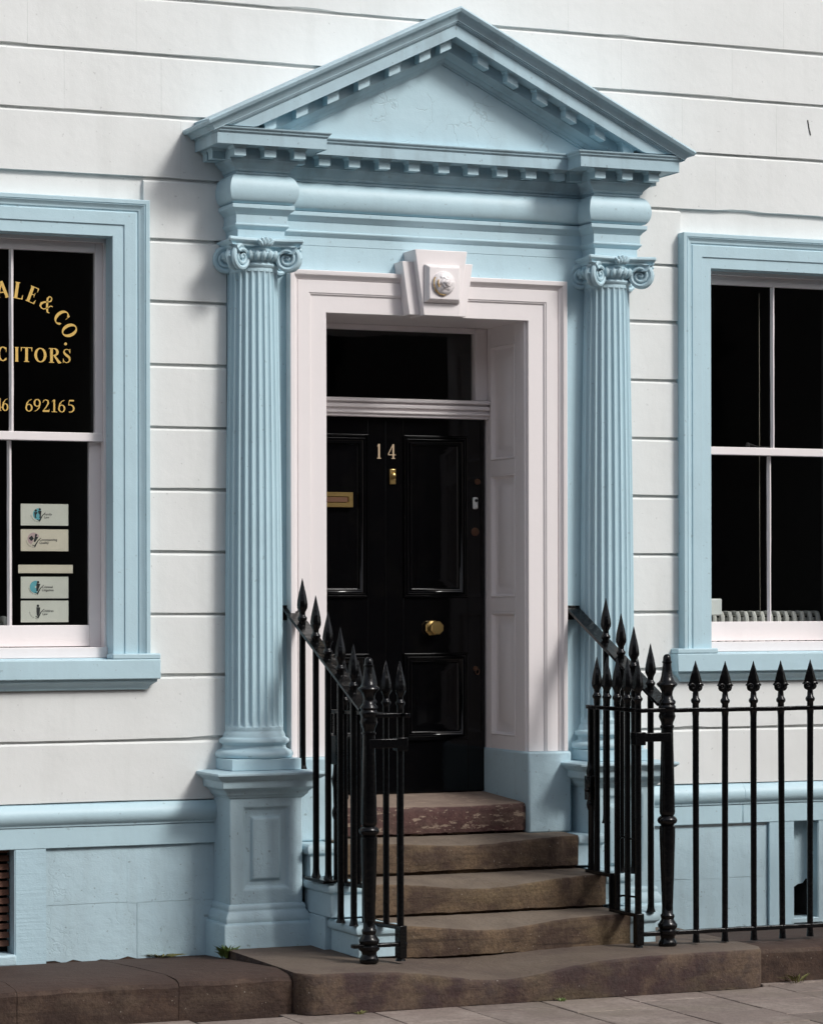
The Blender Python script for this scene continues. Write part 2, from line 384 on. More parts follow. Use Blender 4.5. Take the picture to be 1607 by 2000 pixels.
# ---------------------------------------------------------------- sash windows
def stroke(mb, pts, ws, y):
    P = [Vector(p) for p in pts]; L = []
    for i, p in enumerate(P):
        t = (P[min(i + 1, len(P) - 1)] - P[max(0, i - 1)]); t = t.normalized() if t.length > 1e-9 else Vector((1, 0)); n = Vector((-t.y, t.x)); w = ws[i] if hasattr(ws, '__len__') else ws
        L.append((p + n * w / 2, p - n * w / 2))
    vs = [];
    for a, b in L: vs += [(a.x, y, a.y), (b.x, y, b.y)]
    mb.add(vs, [(2 * i, 2 * i + 1, 2 * i + 3, 2 * i + 2) for i in range(len(L) - 1)])
def arcp(cx, cy, rx, ry, a0, a1, n=16): return [(cx + rx * cos(radians(a0 + (a1 - a0) * i / n)), cy + ry * sin(radians(a0 + (a1 - a0) * i / n))) for i in range(n + 1)]
def arcw(a0, a1, thin, thick, n=16): return [thin + (thick - thin) * abs(cos(radians(a0 + (a1 - a0) * i / n))) ** 1.3 for i in range(n + 1)]
TK, TN = .19, .06
def glyph(c):
    """bold roman capitals and figures, unit height, as (points, widths) strokes"""
    sf = lambda x, y, w=.15: ([(x - w, y), (x + w, y)], .05)
    T0, T1 = .025, .975
    G = {
     'A': (.78, [([(.10, 0), (.38, 1.0)], TN + .02), ([(.36, 1.0), (.66, 0)], TK), ([(.2, .33), (.52, .33)], TN), sf(.1, T0, .12), sf(.66, T0, .14)]),
     'L': (.64, [([(.18, 0), (.18, 1)], TK), sf(.18, T1), ([(.03, T0), (.58, T0)], .05), ([(.56, 0), (.6, .28)], [.10, .02])]),
     'E': (.66, [([(.18, 0), (.18, 1)], TK), ([(.03, T0), (.58, T0)], .05), ([(.03, T1), (.56, T1)], .05), ([(.18, .52), (.44, .52)], .05), ([(.56, 0), (.61, .27)], [.10, .02]), ([(.53, 1), (.56, .75)], [.10, .02]), ([(.44, .38), (.44, .66)], [.03, .03])]),
     'C': (.74, [(arcp(.40, .5, .30, .46, 48, 318, 22), arcw(48, 318, TN, TK, 22)), ([(.63, .62), (.62, .95)], [.02, .06]), ([(.60, .17), (.66, .25)], [.05, .03])]),
     'O': (.80, [(arcp(.40, .5, .295, .46, 0, 360, 30), arcw(0, 360, TN, TK, 30))]),
     'I': (.38, [([(.19, 0), (.19, 1)], TK), sf(.19, T0), sf(.19, T1)]),
     'T': (.68, [([(.34, 0), (.34, 1)], TK), sf(.34, T0), ([(.05, T1), (.63, T1)], .05), ([(.05, 1), (.03, .72)], [.10, .02]), ([(.63, 1), (.65, .72)], [.10, .02])]),
     'R': (.76, [([(.18, 0), (.18, 1)], TK), sf(.18, T0), ([(.03, T1), (.34, T1)], .05), (arcp(.32, .74, .20, .235, 90, -90, 12), arcw(90, -90, TN, TK * .95, 12)), ([(.18, .505), (.34, .505)], .045), ([(.34, .5), (.62, .02), (.74, .02)], [.12, TK, .05])]),
     'S': (.60, [([(.50, .74), (.45, .90), (.30, .965), (.16, .90), (.11, .76), (.19, .63), (.32, .52), (.46, .40), (.50, .24), (.43, .09), (.28, .03), (.13, .10), (.07, .30)], [.03, .05, .05, .07, .11, .16, .17, .16, .12, .07, .05, .05, .03]), ([(.51, .68), (.51, .98)], [.03, .05]), ([(.07, .02), (.07, .32)], [.05, .03])]),
     '&': (.86, [([(.80, .52), (.66, .50), (.58, .28), (.42, .07), (.25, .03), (.11, .12), (.09, .28), (.20, .45), (.40, .60), (.50, .74), (.47, .90), (.36, .96), (.26, .90), (.24, .76), (.33, .58), (.55, .24), (.72, .05), (.84, .08)], [.05, .05, .05, .06, .07, .12, .15, .11, .06, .09, .08, .05, .08, .12, .13, .14, .10, .05])]),
     '.': (.26, [(arcp(.12, .08, .045, .045, 0, 360, 10), .09)]),
     '1': (.40, [([(.21, 0), (.21, 1)], .14), ([(.07, .82), (.21, .98)], [.02, .07]), sf(.21, .02, .15)]),
     '4': (.56, [([(.38, 0), (.38, 1)], .13), ([(.05, .30), (.36, .98)], .06), ([(.05, .27), (.53, .27)], .06), sf(.38, .02, .12)]),
     '6': (.54, [(arcp(.27, .30, .185, .275, 0, 360, 22), arcw(0, 360, TN, .13, 22)), ([(.46, .97), (.28, .88), (.14, .66), (.09, .36)], [.03, .06, .10, .12])]),
     '9': (.54, [(arcp(.27, .70, .185, .275, 0, 360, 22), arcw(0, 360, TN, .13, 22)), ([(.08, .03), (.26, .12), (.40, .34), (.45, .64)], [.03, .06, .10, .12])]),
     '2': (.54, [([(.08, .74), (.12, .90), (.27, .97), (.41, .88), (.43, .70), (.32, .45), (.12, .12), (.07, .06)], [.05, .06, .06, .12, .14, .09, .05, .05]), ([(.06, .07), (.48, .07)], .14), ([(.47, .04), (.50, .24)], [.05, .03])]),
     '5': (.54, [([(.16, .95), (.48, .95)], .12), ([(.16, .95), (.12, .55)], .05), (arcp(.22, .32, .24, .29, 110, -110, 16), arcw(110, -110, TN, .14, 16))]),
    }
    return G[c]
def letter(mb, c, x, z, h, y, ang=0, wscale=1.0, flip=1):
    wd, st = glyph(c); a = radians(ang); ca, sa = cos(a), sin(a)
    for k, (pts, ws) in enumerate(st):
        q = []
        for u, v in pts:
            u2 = (u - wd / 2) * h * wscale; v2 = (v - .5) * h
            q.append((x + u2 * ca + v2 * sa, z - u2 * sa + v2 * ca))
        stroke(mb, q, [k2 * h for k2 in ws] if hasattr(ws, '__len__') else ws * h, y - k * .00012)

def window(c, hw, ztop, left):
    zb = 1.965; x0, x1 = c - hw, c + hw
    pr = [(0, .125), (0, -.035), (.062, -.037), (.063, -.045), (.128, -.047), (.130, -.040), (.137, -.040), (.141, -.047), (.152, -.050), (.163, -.060), (.170, -.066), (.1705, -.062), (.174, -.062), (.175, -.068), (.196, -.069), (.198, -.066), (.198, .036)]
    obj('window_surround', MB().sweep([(x0, zb), (x0, ztop), (x1, ztop), (x1, zb)], pr, -1, XZ), BLUE, house, bev=.0015)
    s = MB().box(x0 - .06 - .19, x1 + .06 + .19, -.085, .036, 1.83, 1.936).box(x0 - .25, x0 + .018, -.083, .03, 1.9365, 1.966).box(x1 - .018, x1 + .25, -.083, .03, 1.9365, 1.966)
    s.box(x0, x1, .032, .125, 1.86, 1.942)
    sill = obj('window_sill', s, BLUE, house, bev=.006)
    obj('sill_moulding', MB().sweep([(x0 - .185, .03), (x0 - .185, -.012), (x1 + .185, -.012), (x1 + .185, .03)], [(0, 1.772), (.012, 1.776), (.018, 1.79), (.035, 1.805), (.05, 1.815), (.052, 1.829), (0, 1.829)], 1, XY), BLUE, sill)
    # box frame
    f = MB().box(x0 - .01, x0 + .012, .085, .20, 1.96, ztop).box(x1 - .012, x1 + .01, .085, .20, 1.96, ztop).box(x0, x1, .085, .20, ztop - .022, ztop + .02)
    f.box(x0, x1, .058, .205, 1.943, 2.0)
    win = obj('sash_window', f, PINK, house, bev=.003)
    gz, mr = ztop - .075, 3.128
    up = MB().box(x0 + .012, x0 + .055, .105, .142, mr - .02, ztop - .022).box(x1 - .055, x1 - .012, .105, .142, mr - .02, ztop - .022)
    up.box(x0 + .055, x1 - .055, .105, .142, gz, ztop - .022).box(x0 + .012, x1 - .012, .100, .146, mr - .024, mr + .022)
    obj('upper_sash', up, PINK, win, bev=.003)
    lo = MB().box(x0 + .012, x0 + .076, .1465, .184, 2.0, mr - .024).box(x1 - .076, x1 - .012, .1465, .184, 2.0, mr - .024)
    lo.box(x0 + .076, x1 - .076, .1465, .184, 2.004, 2.118)
    obj('lower_sash', lo, PINK, win, bev=.003)
    gb = [(-.013, .0), (-.004, -.020), (.004, -.020), (.013, .0)]
    for za, zc, yy in ((mr + .022, gz, .125), (2.118, mr - .0245, .168)):
        n = 8; rings = [[(c + u + jit(.0012), yy + v2, za + (zc - za) * i / n) for u, v2 in gb] for i in range(n + 1)]
        obj('glazing_bar', MB().loft(rings), PINK, win)
    for a, b, za, zc, yy in ((x0 + .05, c - .004, mr + .02, gz + .004, .127), (c + .004, x1 - .05, mr + .02, gz + .004, .127), (x0 + .07, c - .004, 2.113, mr - .022, .170), (c + .004, x1 - .07, 2.113, mr - .022, .170)):
        obj('window_pane', MB().box(a, b, yy, yy + .003, za, zc), GLASS, win)
    room = MB().box(x0 - .9, x1 + .9, 4.0, 4.05, .8, 4.9).box(x0 - .95, x0 - .9, .41, 4.0, .8, 4.9).box(x1 + .9, x1 + .95, .41, 4.0, .8, 4.9).box(x0 - .9, x1 + .9, .41, 4.0, 4.9, 4.95).box(x0 - .9, x1 + .9, .41, 4.0, .75, .8)
    room.box(x0 - .05, x0 - .012, .20, .41, 1.9, ztop + .05).box(x1 + .012, x1 + .05, .20, .41, 1.9, ztop + .05)
    obj('dark_room', room, DARK, win)
    return win
wl = window(-2.2575, .5125, 4.193, True)
wr = window(2.3905, .5025, 4.182, False)
# gold lettering on the upper left sash
yl = .1235
def gilt(ch, *a):
    lt = MB(); letter(lt, ch, *a); obj('gold_letter', lt, GILT, wl)
cx0, cz0 = -2.27, 3.532
for ch, ang, hh in (('A', -5.5, .088), ('L', 8.5, .088), ('E', 20.5, .088), ('&', 35, .086), ('C', 51, .088), ('O', 63.5, .088)):
    a = radians(ang); gilt(ch, cx0 + .372 * sin(a), cz0 + .372 * cos(a), hh, yl, ang)
a = radians(73.5); gilt('.', cx0 + .362 * sin(a), cz0 + .362 * cos(a), .088, yl, 73)
px = lambda p: -2.181 + .00282 * (p - 50)
for ch, p0, p1 in (('C', -4, 16), ('I', 29, 38), ('T', 41, 64), ('O', 67, 92), ('R', 95, 121), ('S', 122, 140)):
    wd = glyph(ch)[0]; gilt(ch, px((p0 + p1) / 2), 3.5605, .078, yl, 0, (p1 - p0) * .00282 / (.078 * wd))
for ch, p0, p1 in (('4', -9, 5), ('6', 4, 18), ('6', 49, 65), ('9', 65, 81), ('2', 82, 98), ('1', 99, 113), ('6', 113, 129), ('5', 131, 147)):
    wd = glyph(ch)[0]; gilt(ch, px((p0 + p1) / 2), 3.2915, .067, yl, 0, (p1 - p0) * .00282 / (.067 * wd))
# sash fastener and alarm contact
k = MB().box(2.30, 2.37, .108, .14, 3.150, 3.158); k.lathe([(0, .016), (.02, .013), (.03, .008)], 2.222, .125, 10, 3.15); k.tube([(2.222, .125, 3.172), (2.25, .12, 3.165), (2.275, .118, 3.156), (2.30, .118, 3.154)], [.008, .006, .006, .004])
obj('sash_fastener', k, BLACKHOLE, wr)
obj('alarm_contact', MB().box(1.99, 2.087, .192, .215, 2.155, 2.255), PLAST, wr, bev=.008)

# ---------------------------------------------------------------- doorcase
obj('back_panel', MB().box(-1.085, -.535, -.02, .03, 1.0, 4.20).box(.72, 1.32, -.02, .03, 1.0, 4.20).box(-.535, .72, -.02, .03, 3.88, 4.20).box(-.9, -.62, -.02, .03, .37, 1.0).box(.86, 1.1, -.02, .03, .37, 1.0), BLUE, house)

def pedestal(cx):
    x0, x1, yf = cx - .208, cx + .208, -.25
    d = MB().rects([(x0, x1, .60, 1.20, .03), (x0, x1, .60, 1.20, yf), (cx - .130, cx + .130, .70, 1.140, yf), (cx - .118, cx + .118, .712, 1.128, yf + .018), (cx - .085, cx + .085, .745, 1.09, yf + .026), (cx - .077, cx + .077, .753, 1.078, yf + .003)], XZ)
    ped = obj('pedestal', d, BLUER, house, bev=.008, angle=25)
    cap = [(0, 1.188), (.008, 1.190), (.012, 1.200), (.022, 1.206), (.028, 1.222), (.044, 1.236), (.060, 1.243), (.064, 1.250), (.066, 1.284), (.074, 1.290), (.092, 1.302), (.098, 1.310), (.104, 1.312), (.104, 1.327), (.05, 1.334), (-.15, 1.337)]
    obj('pedestal_cap', MB().sweep([(x0, .03), (x0, yf), (x1, yf), (x1, .03)], cap, 1, XY), BLUER, ped, bev=.004)
    bs = [(-.1, .30), (.048, .30), (.048, .505), (.044, .517), (.030, .522), (.034, .532), (.032, .552), (.022, .572), (.012, .585), (.014, .597), (.010, .612), (0, .622), (-.1, .622)]
    obj('pedestal_base', MB().sweep([(x0, .03), (x0, yf), (x1, yf), (x1, .03)], bs, 1, XY), BLUER, ped, bev=.005)
    return ped
def column(cx):
    nf, per = 24, 8; NA = nf * per; zb, zt = 1.545, 4.045
    levels = [zb, zb + .006] + [zb + .02 + .06 * (1 - cos(pi * .5 * i / 6)) for i in range(7)] + [zb + .1 + (zt - zb - .2) * i / 26 for i in range(27)] + [zt - .02 - .06 * (1 - sin(pi * .5 * i / 6)) for i in range(7)] + [zt - .006, zt]
    levels = sorted(set(round(l, 4) for l in levels)); rings = []
    for z in levels:
        t = (z - zb) / (zt - zb); R = .158 - .027 * t + .006 * sin(pi * t) * (1 if t > .0 else 0)
        e = min(z - zb - .02, zt - .02 - z); amp = .0 if e < 0 else (1.0 if e > .05 else sqrt(max(0, 1 - (1 - e / .05) ** 2)))
        ring = []
        for j in range(NA):
            q = (j % per) / per; fl = 0
            if .18 < q < 1.0: uu = (q - .59) / .41; fl = sqrt(max(0, 1 - uu * uu)) * .0145
            r = R - fl * amp; an = 2 * pi * (j - per * .59) / NA + pi / 2
            ring.append((cx + r * cos(an), CY + r * sin(an), z))
        rings.append(ring)
    sh = obj('column', MB().loft(rings), BLUE, house, angle=40)
    # base: plinth block, two tori
    b = MB().box(cx - .198, cx + .198, -.258, .03, 1.336, 1.397)
    b.lathe([(1.397, .10), (1.397, .196), (1.402, .206), (1.412, .212), (1.424, .212), (1.434, .206), (1.440, .197), (1.443, .188), (1.448, .178), (1.456, .172), (1.465, .172), (1.472, .177), (1.474, .182), (1.478, .188), (1.486, .192), (1.495, .191), (1.503, .185), (1.507, .174), (1.512, .170), (1.520, .169), (1.535, .162), (1.548, .155), (1.548, .1)], cx, CY, 48)
    obj('column_base', b, BLUE, sh, bev=.003)
    # capital
    cp = MB()
    cp.lathe([(4.040, .10), (4.040, .128), (4.046, .133), (4.052, .140), (4.060, .143), (4.068, .140), (4.074, .133), (4.080, .137), (4.09, .15), (4.105, .168), (4.118, .174), (4.128, .168), (4.135, .15), (4.165, .15), (4.165, .1)], cx, CY, 40)
    for kx in range(28):                                   # carved leaves on the echinus
        an = 2 * pi * kx / 28; s0 = len(cp.v)
        cp.lathe([(-.032, .002), (-.022, .014), (0, .019), (.018, .016), (.028, .006)], 0, 0, 7)
        cp.xf(Matrix.Translation((cx + .160 * cos(an), CY + .160 * sin(an), 4.108)) @ Matrix.Rotation(an, 4, 'Z') @ Matrix.Rotation(.45, 4, 'Y'), s0)
    H = .222
    def abring(h, z, inset):
        P = []
        for side in range(4):
            for i in range(9):
                t = -1 + 2 * i / 9 if False else -0.93 + 1.86 * i / 8
                dpt = h - inset - .045 * (1 - t * t)
                q = [(t * h, -dpt), (dpt, t * h), (-t * h, dpt), (-dpt, -t * h)][side]
                P.append((cx + q[0], min(.028, CY + q[1]), z))
        return P
    def abloft(levels):
        rs = [abring(H, z, i_) for z, i_ in levels]; n = len(rs[0]); cp.loft(rs, caps=False)
        for r_, up in ((rs[0], 0), (rs[-1], 1)):
            cp.add(r_ + [(cx, -.10, r_[0][2])], [(j, (j + 1) % n, n) for j in range(n)])
    abloft([(4.152, .035), (4.156, .022), (4.168, .018), (4.174, .006), (4.184, .0), (4.194, .002), (4.1985, .008)])
    abloft([(4.116, .070), (4.130, .056), (4.153, .044)])
    rr = random.Random(3)
    for kx in range(9):                                    # fleuron at the middle of the abacus
        s0 = len(cp.v); cp.lathe([(-.022, .002), (-.014, .012), (.0, .015), (.014, .012), (.024, .003)], 0, 0, 7)
        an = -.9 + 1.8 * kx / 8
        cp.xf(Matrix.Translation((cx + .03 * sin(an) * 1.3, CY - H + .034 - .010 * cos(an), 4.163 + .018 * cos(an) - .012 * (kx % 2))) @ Matrix.Rotation(an * 1.1, 4, 'Y') @ Matrix.Rotation(.6, 4, 'X'), s0)
    for sx, sy in ((-1, -1), (1, -1), (-1, 1), (1, 1)):
        s0 = len(cp.v); th = .030; N = 64
        # local frame: disc in the x-z plane, thickness along y; +x points outward on the diagonal
        prof = [[(.066 * cos(2 * pi * j / 28), yy, .066 * sin(2 * pi * j / 28)) for j in range(28)] for yy in (-th + .009, th - .009)]
        cp.loft(prof)
        for f_ in (-1, 1):
            pts, rad = [], []
            for i in range(N + 1):
                t = i / N; r = .0665 * (1 - t) ** .95 + .006; an = radians(100) - t * radians(900)
                pts.append((r * cos(an), f_ * (th - .012 + .012 * t), r * sin(an))); rad.append(.0125 * (1 - t) + .005)
            cp.tube(pts, rad, 8)
            s1 = len(cp.v); cp.lathe([(-.006, .010), (.004, .010), (.010, .005)], 0, 0, 10)
            cp.xf(Matrix.Translation((0, f_ * (th - .004), 0)) @ Matrix.Rotation(-f_ * pi / 2, 4, 'X'), s1)
        # channel running from the volute back under the abacus and a curl at the corner
        cp.tube([(-.13, 0, .050), (-.08, 0, .058), (-.03, 0, .067), (.01, 0, .068)], [.02, .024, .026, .02], 10)
        cp.tube([(.066, 0, -.002), (.075, 0, .002), (.084, 0, .006)], [.010, .007, .003], 6)
        cp.tube([(.040, 0, .055), (.062, 0, .058), (.080, 0, .048)], [.02, .016, .008], 8)
        off = .141; yy = CY + sy * off
        if sy > 0: yy = -.015
        dg = math.atan2(-.62, sx) if sy < 0 else math.atan2(.45, sx)
        cp.xf(Matrix.Translation((cx + sx * off + .006, yy, 4.092)) @ Matrix.Rotation(dg, 4, 'Z') @ Matrix.Scale(.95, 4), s0)
    obj('capital', cp, BLUE, sh, angle=38)
    return sh
for cx in (CL, CR): pedestal(cx); column(cx)

# entablature: plan path with forward breaks over the columns
YB, YM = -.185, -.022; HB = .135
epath = [(CL - HB, .03), (CL - HB, YB), (CL + HB, YB), (CL + HB, YM), (CR - HB, YM), (CR - HB, YB), (CR + HB, YB), (CR + HB, .03)]
arch = [(-.02, 4.199), (0, 4.1995), (0, 4.247), (.004, 4.249), (.012, 4.258), (.020, 4.268), (.020, 4.276), (.013, 4.277), (.013, 4.326), (.018, 4.330), (.024, 4.340), (.036, 4.350), (.043, 4.358), (.043, 4.379), (-.02, 4.382)]
obj('architrave', MB().sweep(epath, arch, 1, XY), BLUE, house, bev=.0015)
fr = [(-.02, 4.384)] + [(.022 + .046 * sin(pi * i / 14) - .014 * (i / 14), 4.384 + .158 * (1 - cos(pi * i / 14)) / 2) for i in range(15)] + [(-.02, 4.542)]
obj('frieze', MB().sweep(epath, fr, 1, XY), BLUE, house, angle=50)
cor = [(-.02, 4.543), (.012, 4.543), (.012, 4.556), (.020, 4.558), (.024, 4.566), (.024, 4.572), (.030, 4.580), (.044, 4.592), (.056, 4.604), (.060, 4.612), (.064, 4.613), (.064, 4.676), (.172, 4.678), (.174, 4.672), (.177, 4.674), (.177, 4.733), (.180, 4.7335), (.181, 4.739), (.186, 4.7395), (.188, 4.748), (.197, 4.756), (.199, 4.763), (.14, 4.768), (-.02, 4.771)]
cornice = obj('cornice', MB().sweep(epath, cor, 1, XY), BLUEW, house, bev=.0012)
def modillion():
    m = MB().box(-.033, .033, -.135, -.06, 4.622, 4.662)
    m.loft([[(-.033 - a, -.135 - a, z), (.033 + a, -.135 - a, z), (.033 + a, -.05, z), (-.033 - a, -.05, z)] for z, a in ((4.662, 0), (4.665, .004), (4.670, .007), (4.6765, .010))])
    return mesh('modillion', m, BLUE)
MODM = modillion()
def put(me, name, parent, loc, rz=0):
    o = bpy.data.objects.new(name, me); COL.objects.link(o); o.parent = parent; o.location = Vector(loc) - Vector((0, 0, 0)); o.rotation_euler = (0, 0, rz)
    return o
for cx in (CL, CR):
    for dx in (-.168, .003, .172): put(MODM, 'modillion', cornice, (cx + dx, YB, 0))
    for sx in (-1, 1):
        for yy in ((-.10,) if (cx == CL) == (sx == 1) else (-.12, -.03)):
            put(MODM, 'modillion', cornice, (cx + sx * HB, yy - .01, 0), sx * pi / 2)
for i in range(8): put(MODM, 'modillion', cornice, (-.581 + .1785 * (i + .0) , YM, 0)) if i else None
put(MODM, 'modillion', cornice, (-.578, YM, 0)); put(MODM, 'modillion', cornice, (-.581 + .1785 * 8, YM, 0))

# pediment
SL = .487; ZA = 5.502
XL, XR = CL - HB - .177, CR + HB + .177
XA = (XL + XR) / 2
rk = [(.03, .010), (-.43, -.006), (-.433, -.016), (-.428, -.027), (-.424, -.034), (-.410, -.040), (-.398, -.052), (-.390, -.066), (-.386, -.073), (-.386, -.078), (-.379, -.079), (-.379, -.086), (-.372, -.0865), (-.371, -.093), (-.365, -.0935), (-.362, -.098), (-.362, -.162), (-.356, -.163), (-.250, -.158), (-.249, -.222), (-.240, -.228), (-.226, -.246), (-.216, -.252), (-.206, -.253), (-.200, -.262), (-.190, -.272), (-.182, -.2725), (-.180, -.284), (-.06, -.286)]
p = MB(); rings = []
for sx, xe in ((-1, XL), (1, XR)):
    pass
def rakering(x, sgn, end):
    R = []
    for y, dz in rk:
        o = max(0, -y - .362) if end else 0
        R.append((x + sgn * o, y, max(4.7722 if y > -.3855 else 0, ZA + dz - SL * abs(x + sgn * o - XA))))
    return R
def retring(sgn, x, y_):
    return [(x + sgn * max(0, -y - .362), max(y, y_), ZA + dz - SL * abs(x - XA)) for y, dz in rk]
# solid raking members, each swept from the corner to the apex
for sgn, xe in ((-1, XL), (1, XR)):
    p.loft([rakering(xe + (XA - xe) * t, sgn, t == 0) for t in [i / 60 for i in range(61)]], close_ring=True, caps=True)
    # the cyma returns along the side to the wall
    top = rk[1:16]
    a = [(xe + sgn * (-y - .362), y, max(4.7722 if y > -.3855 else 0, ZA + dz - SL * abs(xe + sgn * (-y - .362) - XA))) for y, dz in top]; b = [(q[0], .03, q[2]) for q in a]
    ins = [(xe - sgn * .05, -.35, a[-1][2]), (xe - sgn * .05, -.35, a[0][2] + .02)]
    p.loft([a + ins, b + [(q[0], .03, q[2]) for q in ins]], close_ring=True, caps=True)
rak = obj('raking_cornice', p, BLUEW, house, angle=28)
tz = lambda x: ZA - .28 - SL * abs(x - XA)
tp = [(XA - (ZA - .28 - 4.76) / SL - .03, 4.745), (XA + (ZA - .28 - 4.76) / SL + .03, 4.745), (XA, ZA - .265)]
obj('tympanum', MB().poly(tp, -.170, -.10), BLUEC, house)
# solid pediment backing against the wall, hidden by the cornices
obj('pediment_core', MB().poly([(XL + .14, 4.765), (XR - .14, 4.765), (XA, ZA - .16)], -.099, .03), BLUE, house)
def rakemod(xc, sgn):
    m = MB()
    def bx(w, y0, y1, a, b): 
        P = lambda x, dz: ZA + dz - SL * abs(x - XA) if sgn else ZA + dz - SL * .04
        xa, xb = xc - w, xc + w
        m.add([(xa, y0, P(xa, a)), (xb, y0, P(xb, a)), (xb, y1, P(xb, a)), (xa, y1, P(xa, a)), (xa, y0, P(xa, b)), (xb, y0, P(xb, b)), (xb, y1, P(xb, b)), (xa, y1, P(xa, b))],
              [(0, 1, 5, 4), (1, 2, 6, 5), (2, 3, 7, 6), (3, 0, 4, 7), (4, 5, 6, 7), (3, 2, 1, 0)])
    bx(.033, -.318, -.24, -.215, -.1715); bx(.038, -.324, -.24, -.1714, -.166); bx(.043, -.330, -.24, -.1659, -.156)
    obj('modillion', m, BLUE, rak)
for i in range(6):
    rakemod(-.952 + .1802 * i, -1); rakemod(.299 + .1802 * i, 1)
rakemod(XA - .043, -1)

# door surround, keystone
ds = [(0, .06), (0, -.045), (.092, -.047), (.094, -.052), (.098, -.056), (.104, -.057), (.106, -.062), (.172, -.064), (.174, -.058), (.178, -.058), (.180, -.065), (.190, -.070), (.198, -.080), (.200, -.086), (.203, -.088), (.224, -.089), (.226, -.086), (.226, .0)]
obj('door_surround', MB().sweep([(-.527, 1.39), (-.527, 3.832), (.703, 3.832), (.703, 1.39)], ds, -1, XZ), PINK, house, bev=.0012)
KX = .104
key = MB().loft([[(KX - .158, y, 4.187), (KX + .158, y, 4.187), (KX + .106, y, 3.823), (KX - .106, y, 3.823)] for y in (.0, -.185)])
kst = obj('keystone', key, PINK, house, bev=.004)
for sgn in (-1, 1):
    q = [(KX + sgn * .10, 4.124), (KX + sgn * .214, 4.124), (KX + sgn * .172, 3.829), (KX + sgn * .08, 3.829)]
    obj('keystone_wing', MB().poly(q, -.135, 0), PINK, kst, bev=.003)
obj('keystone_boss', MB().rects([(KX - .105, KX + .105, 3.895, 4.105, -.186), (KX - .105, KX + .105, 3.895, 4.105, -.196), (KX - .088, KX + .088, 3.912, 4.088, -.226)], XZ), PINK, kst, bev=.003)
ro = MB()
ro.lathe([(-.005, .072), (.006, .074), (.014, .070), (.024, .060), (.030, .045), (.032, .02)], 0, 0, 36)
for cnt_, rad_, sz, hz, tilt, ph in ((7, .052, .027, .016, .35, .2), (6, .040, .024, .028, .62, .7), (5, .027, .020, .038, .95, .1), (3, .014, .014, .048, 1.2, .5)):
    for q_ in range(cnt_):
        s0 = len(ro.v); ro.lathe([(-.0060, .02 * sz / .027), (-.003, .9 * sz), (0, 1.0 * sz), (.003, .86 * sz), (.0048, .55 * sz), (.0050, .05 * sz)], 0, 0, 16)
        an_ = 2 * pi * q_ / cnt_ + ph
        ro.xf(Matrix.Rotation(an_, 4, 'Z') @ Matrix.Translation((rad_, 0, hz)) @ Matrix.Rotation(tilt, 4, 'Y') @ Matrix.Rotation(.16, 4, 'X') @ Matrix.Diagonal((.78, 1.12, 1, 1)), s0)
ro.lathe([(.03, .016), (.050, .0145), (.058, .011), (.062, .006), (.063, .002)], 0, 0, 14)
ro.tube([((.013 - .0115 * t / 40) * cos(t * .42), (.013 - .0115 * t / 40) * sin(t * .42), .056 + .008 * t / 40) for t in range(41)], .0026, 6)
ro.xf(Matrix.Translation((KX - .006, -.226, 4.0)) @ Matrix.Rotation(pi / 2, 4, 'X') @ Matrix.Scale(.9, 4))
ros = obj('rosette', ro, PINK, kst, angle=50)
gl = MB()
for rr2, a0, a1 in ((.070, 150, 235), (.050, 160, 215), (.073, 215, 285)):
    gl.tube([(KX - .006 + .9 * rr2 * cos(radians(a)), -.234 - .040 * (1 - (rr2 / .074) ** 2.2) , 4.0 + .9 * rr2 * sin(radians(a))) for a in range(a0, a1, 9)], .0035, 6)
obj('gilding_trace', gl, GILDED, ros)

# reveals
rv = MB()
RX = .69; fy = lambda u, v, d: (RX + d, u, v)
# right lining: stiles and rails with sunk, raised-field panels
PZ = [(3.058, 3.72), (2.264, 2.972), (1.467, 2.178)]
rv.box(RX, RX + .05, -.02, .104, 1.385, 3.838).box(RX, RX + .05, .430, .53, 1.385, 3.838)
zz = [1.385, 1.467, 2.178, 2.264, 2.972, 3.058, 3.72, 3.838]
for i in range(0, 8, 2): rv.box(RX, RX + .05, .104, .430, zz[i], zz[i + 1])
rv.box(-.55, -.515, -.02, .53, 1.385, 3.838)
rv.box(-.515, RX, -.02, .49, 3.83, 3.87)
lin = obj('reveal_lining', rv, PINK, house, bev=.003)
for a, b in PZ:
    y0, y1 = .104, .430
    obj('reveal_panel', MB().rects([(y0, y1, a, b, 0.0), (y0 + .006, y1 - .006, a + .006, b - .006, -.004), (y0 + .014, y1 - .014, a + .014, b - .014, .004), (y0 + .020, y1 - .020, a + .02, b - .02, .020), (y0 + .05, y1 - .05, a + .05, b - .05, .022), (y0 + .085, y1 - .085, a + .085, b - .085, .006)], fy), PINK, lin)
# painted stone plinths at the feet of the surround
dp = MB().box(.676, .946, -.098, .55, .93, 1.389); obj('door_plinth', dp, BLUER, house, bev=.012)
obj('door_plinth', MB().box(-.77, -.50, -.098, .55, .93, 1.389), BLUER, house, bev=.012)

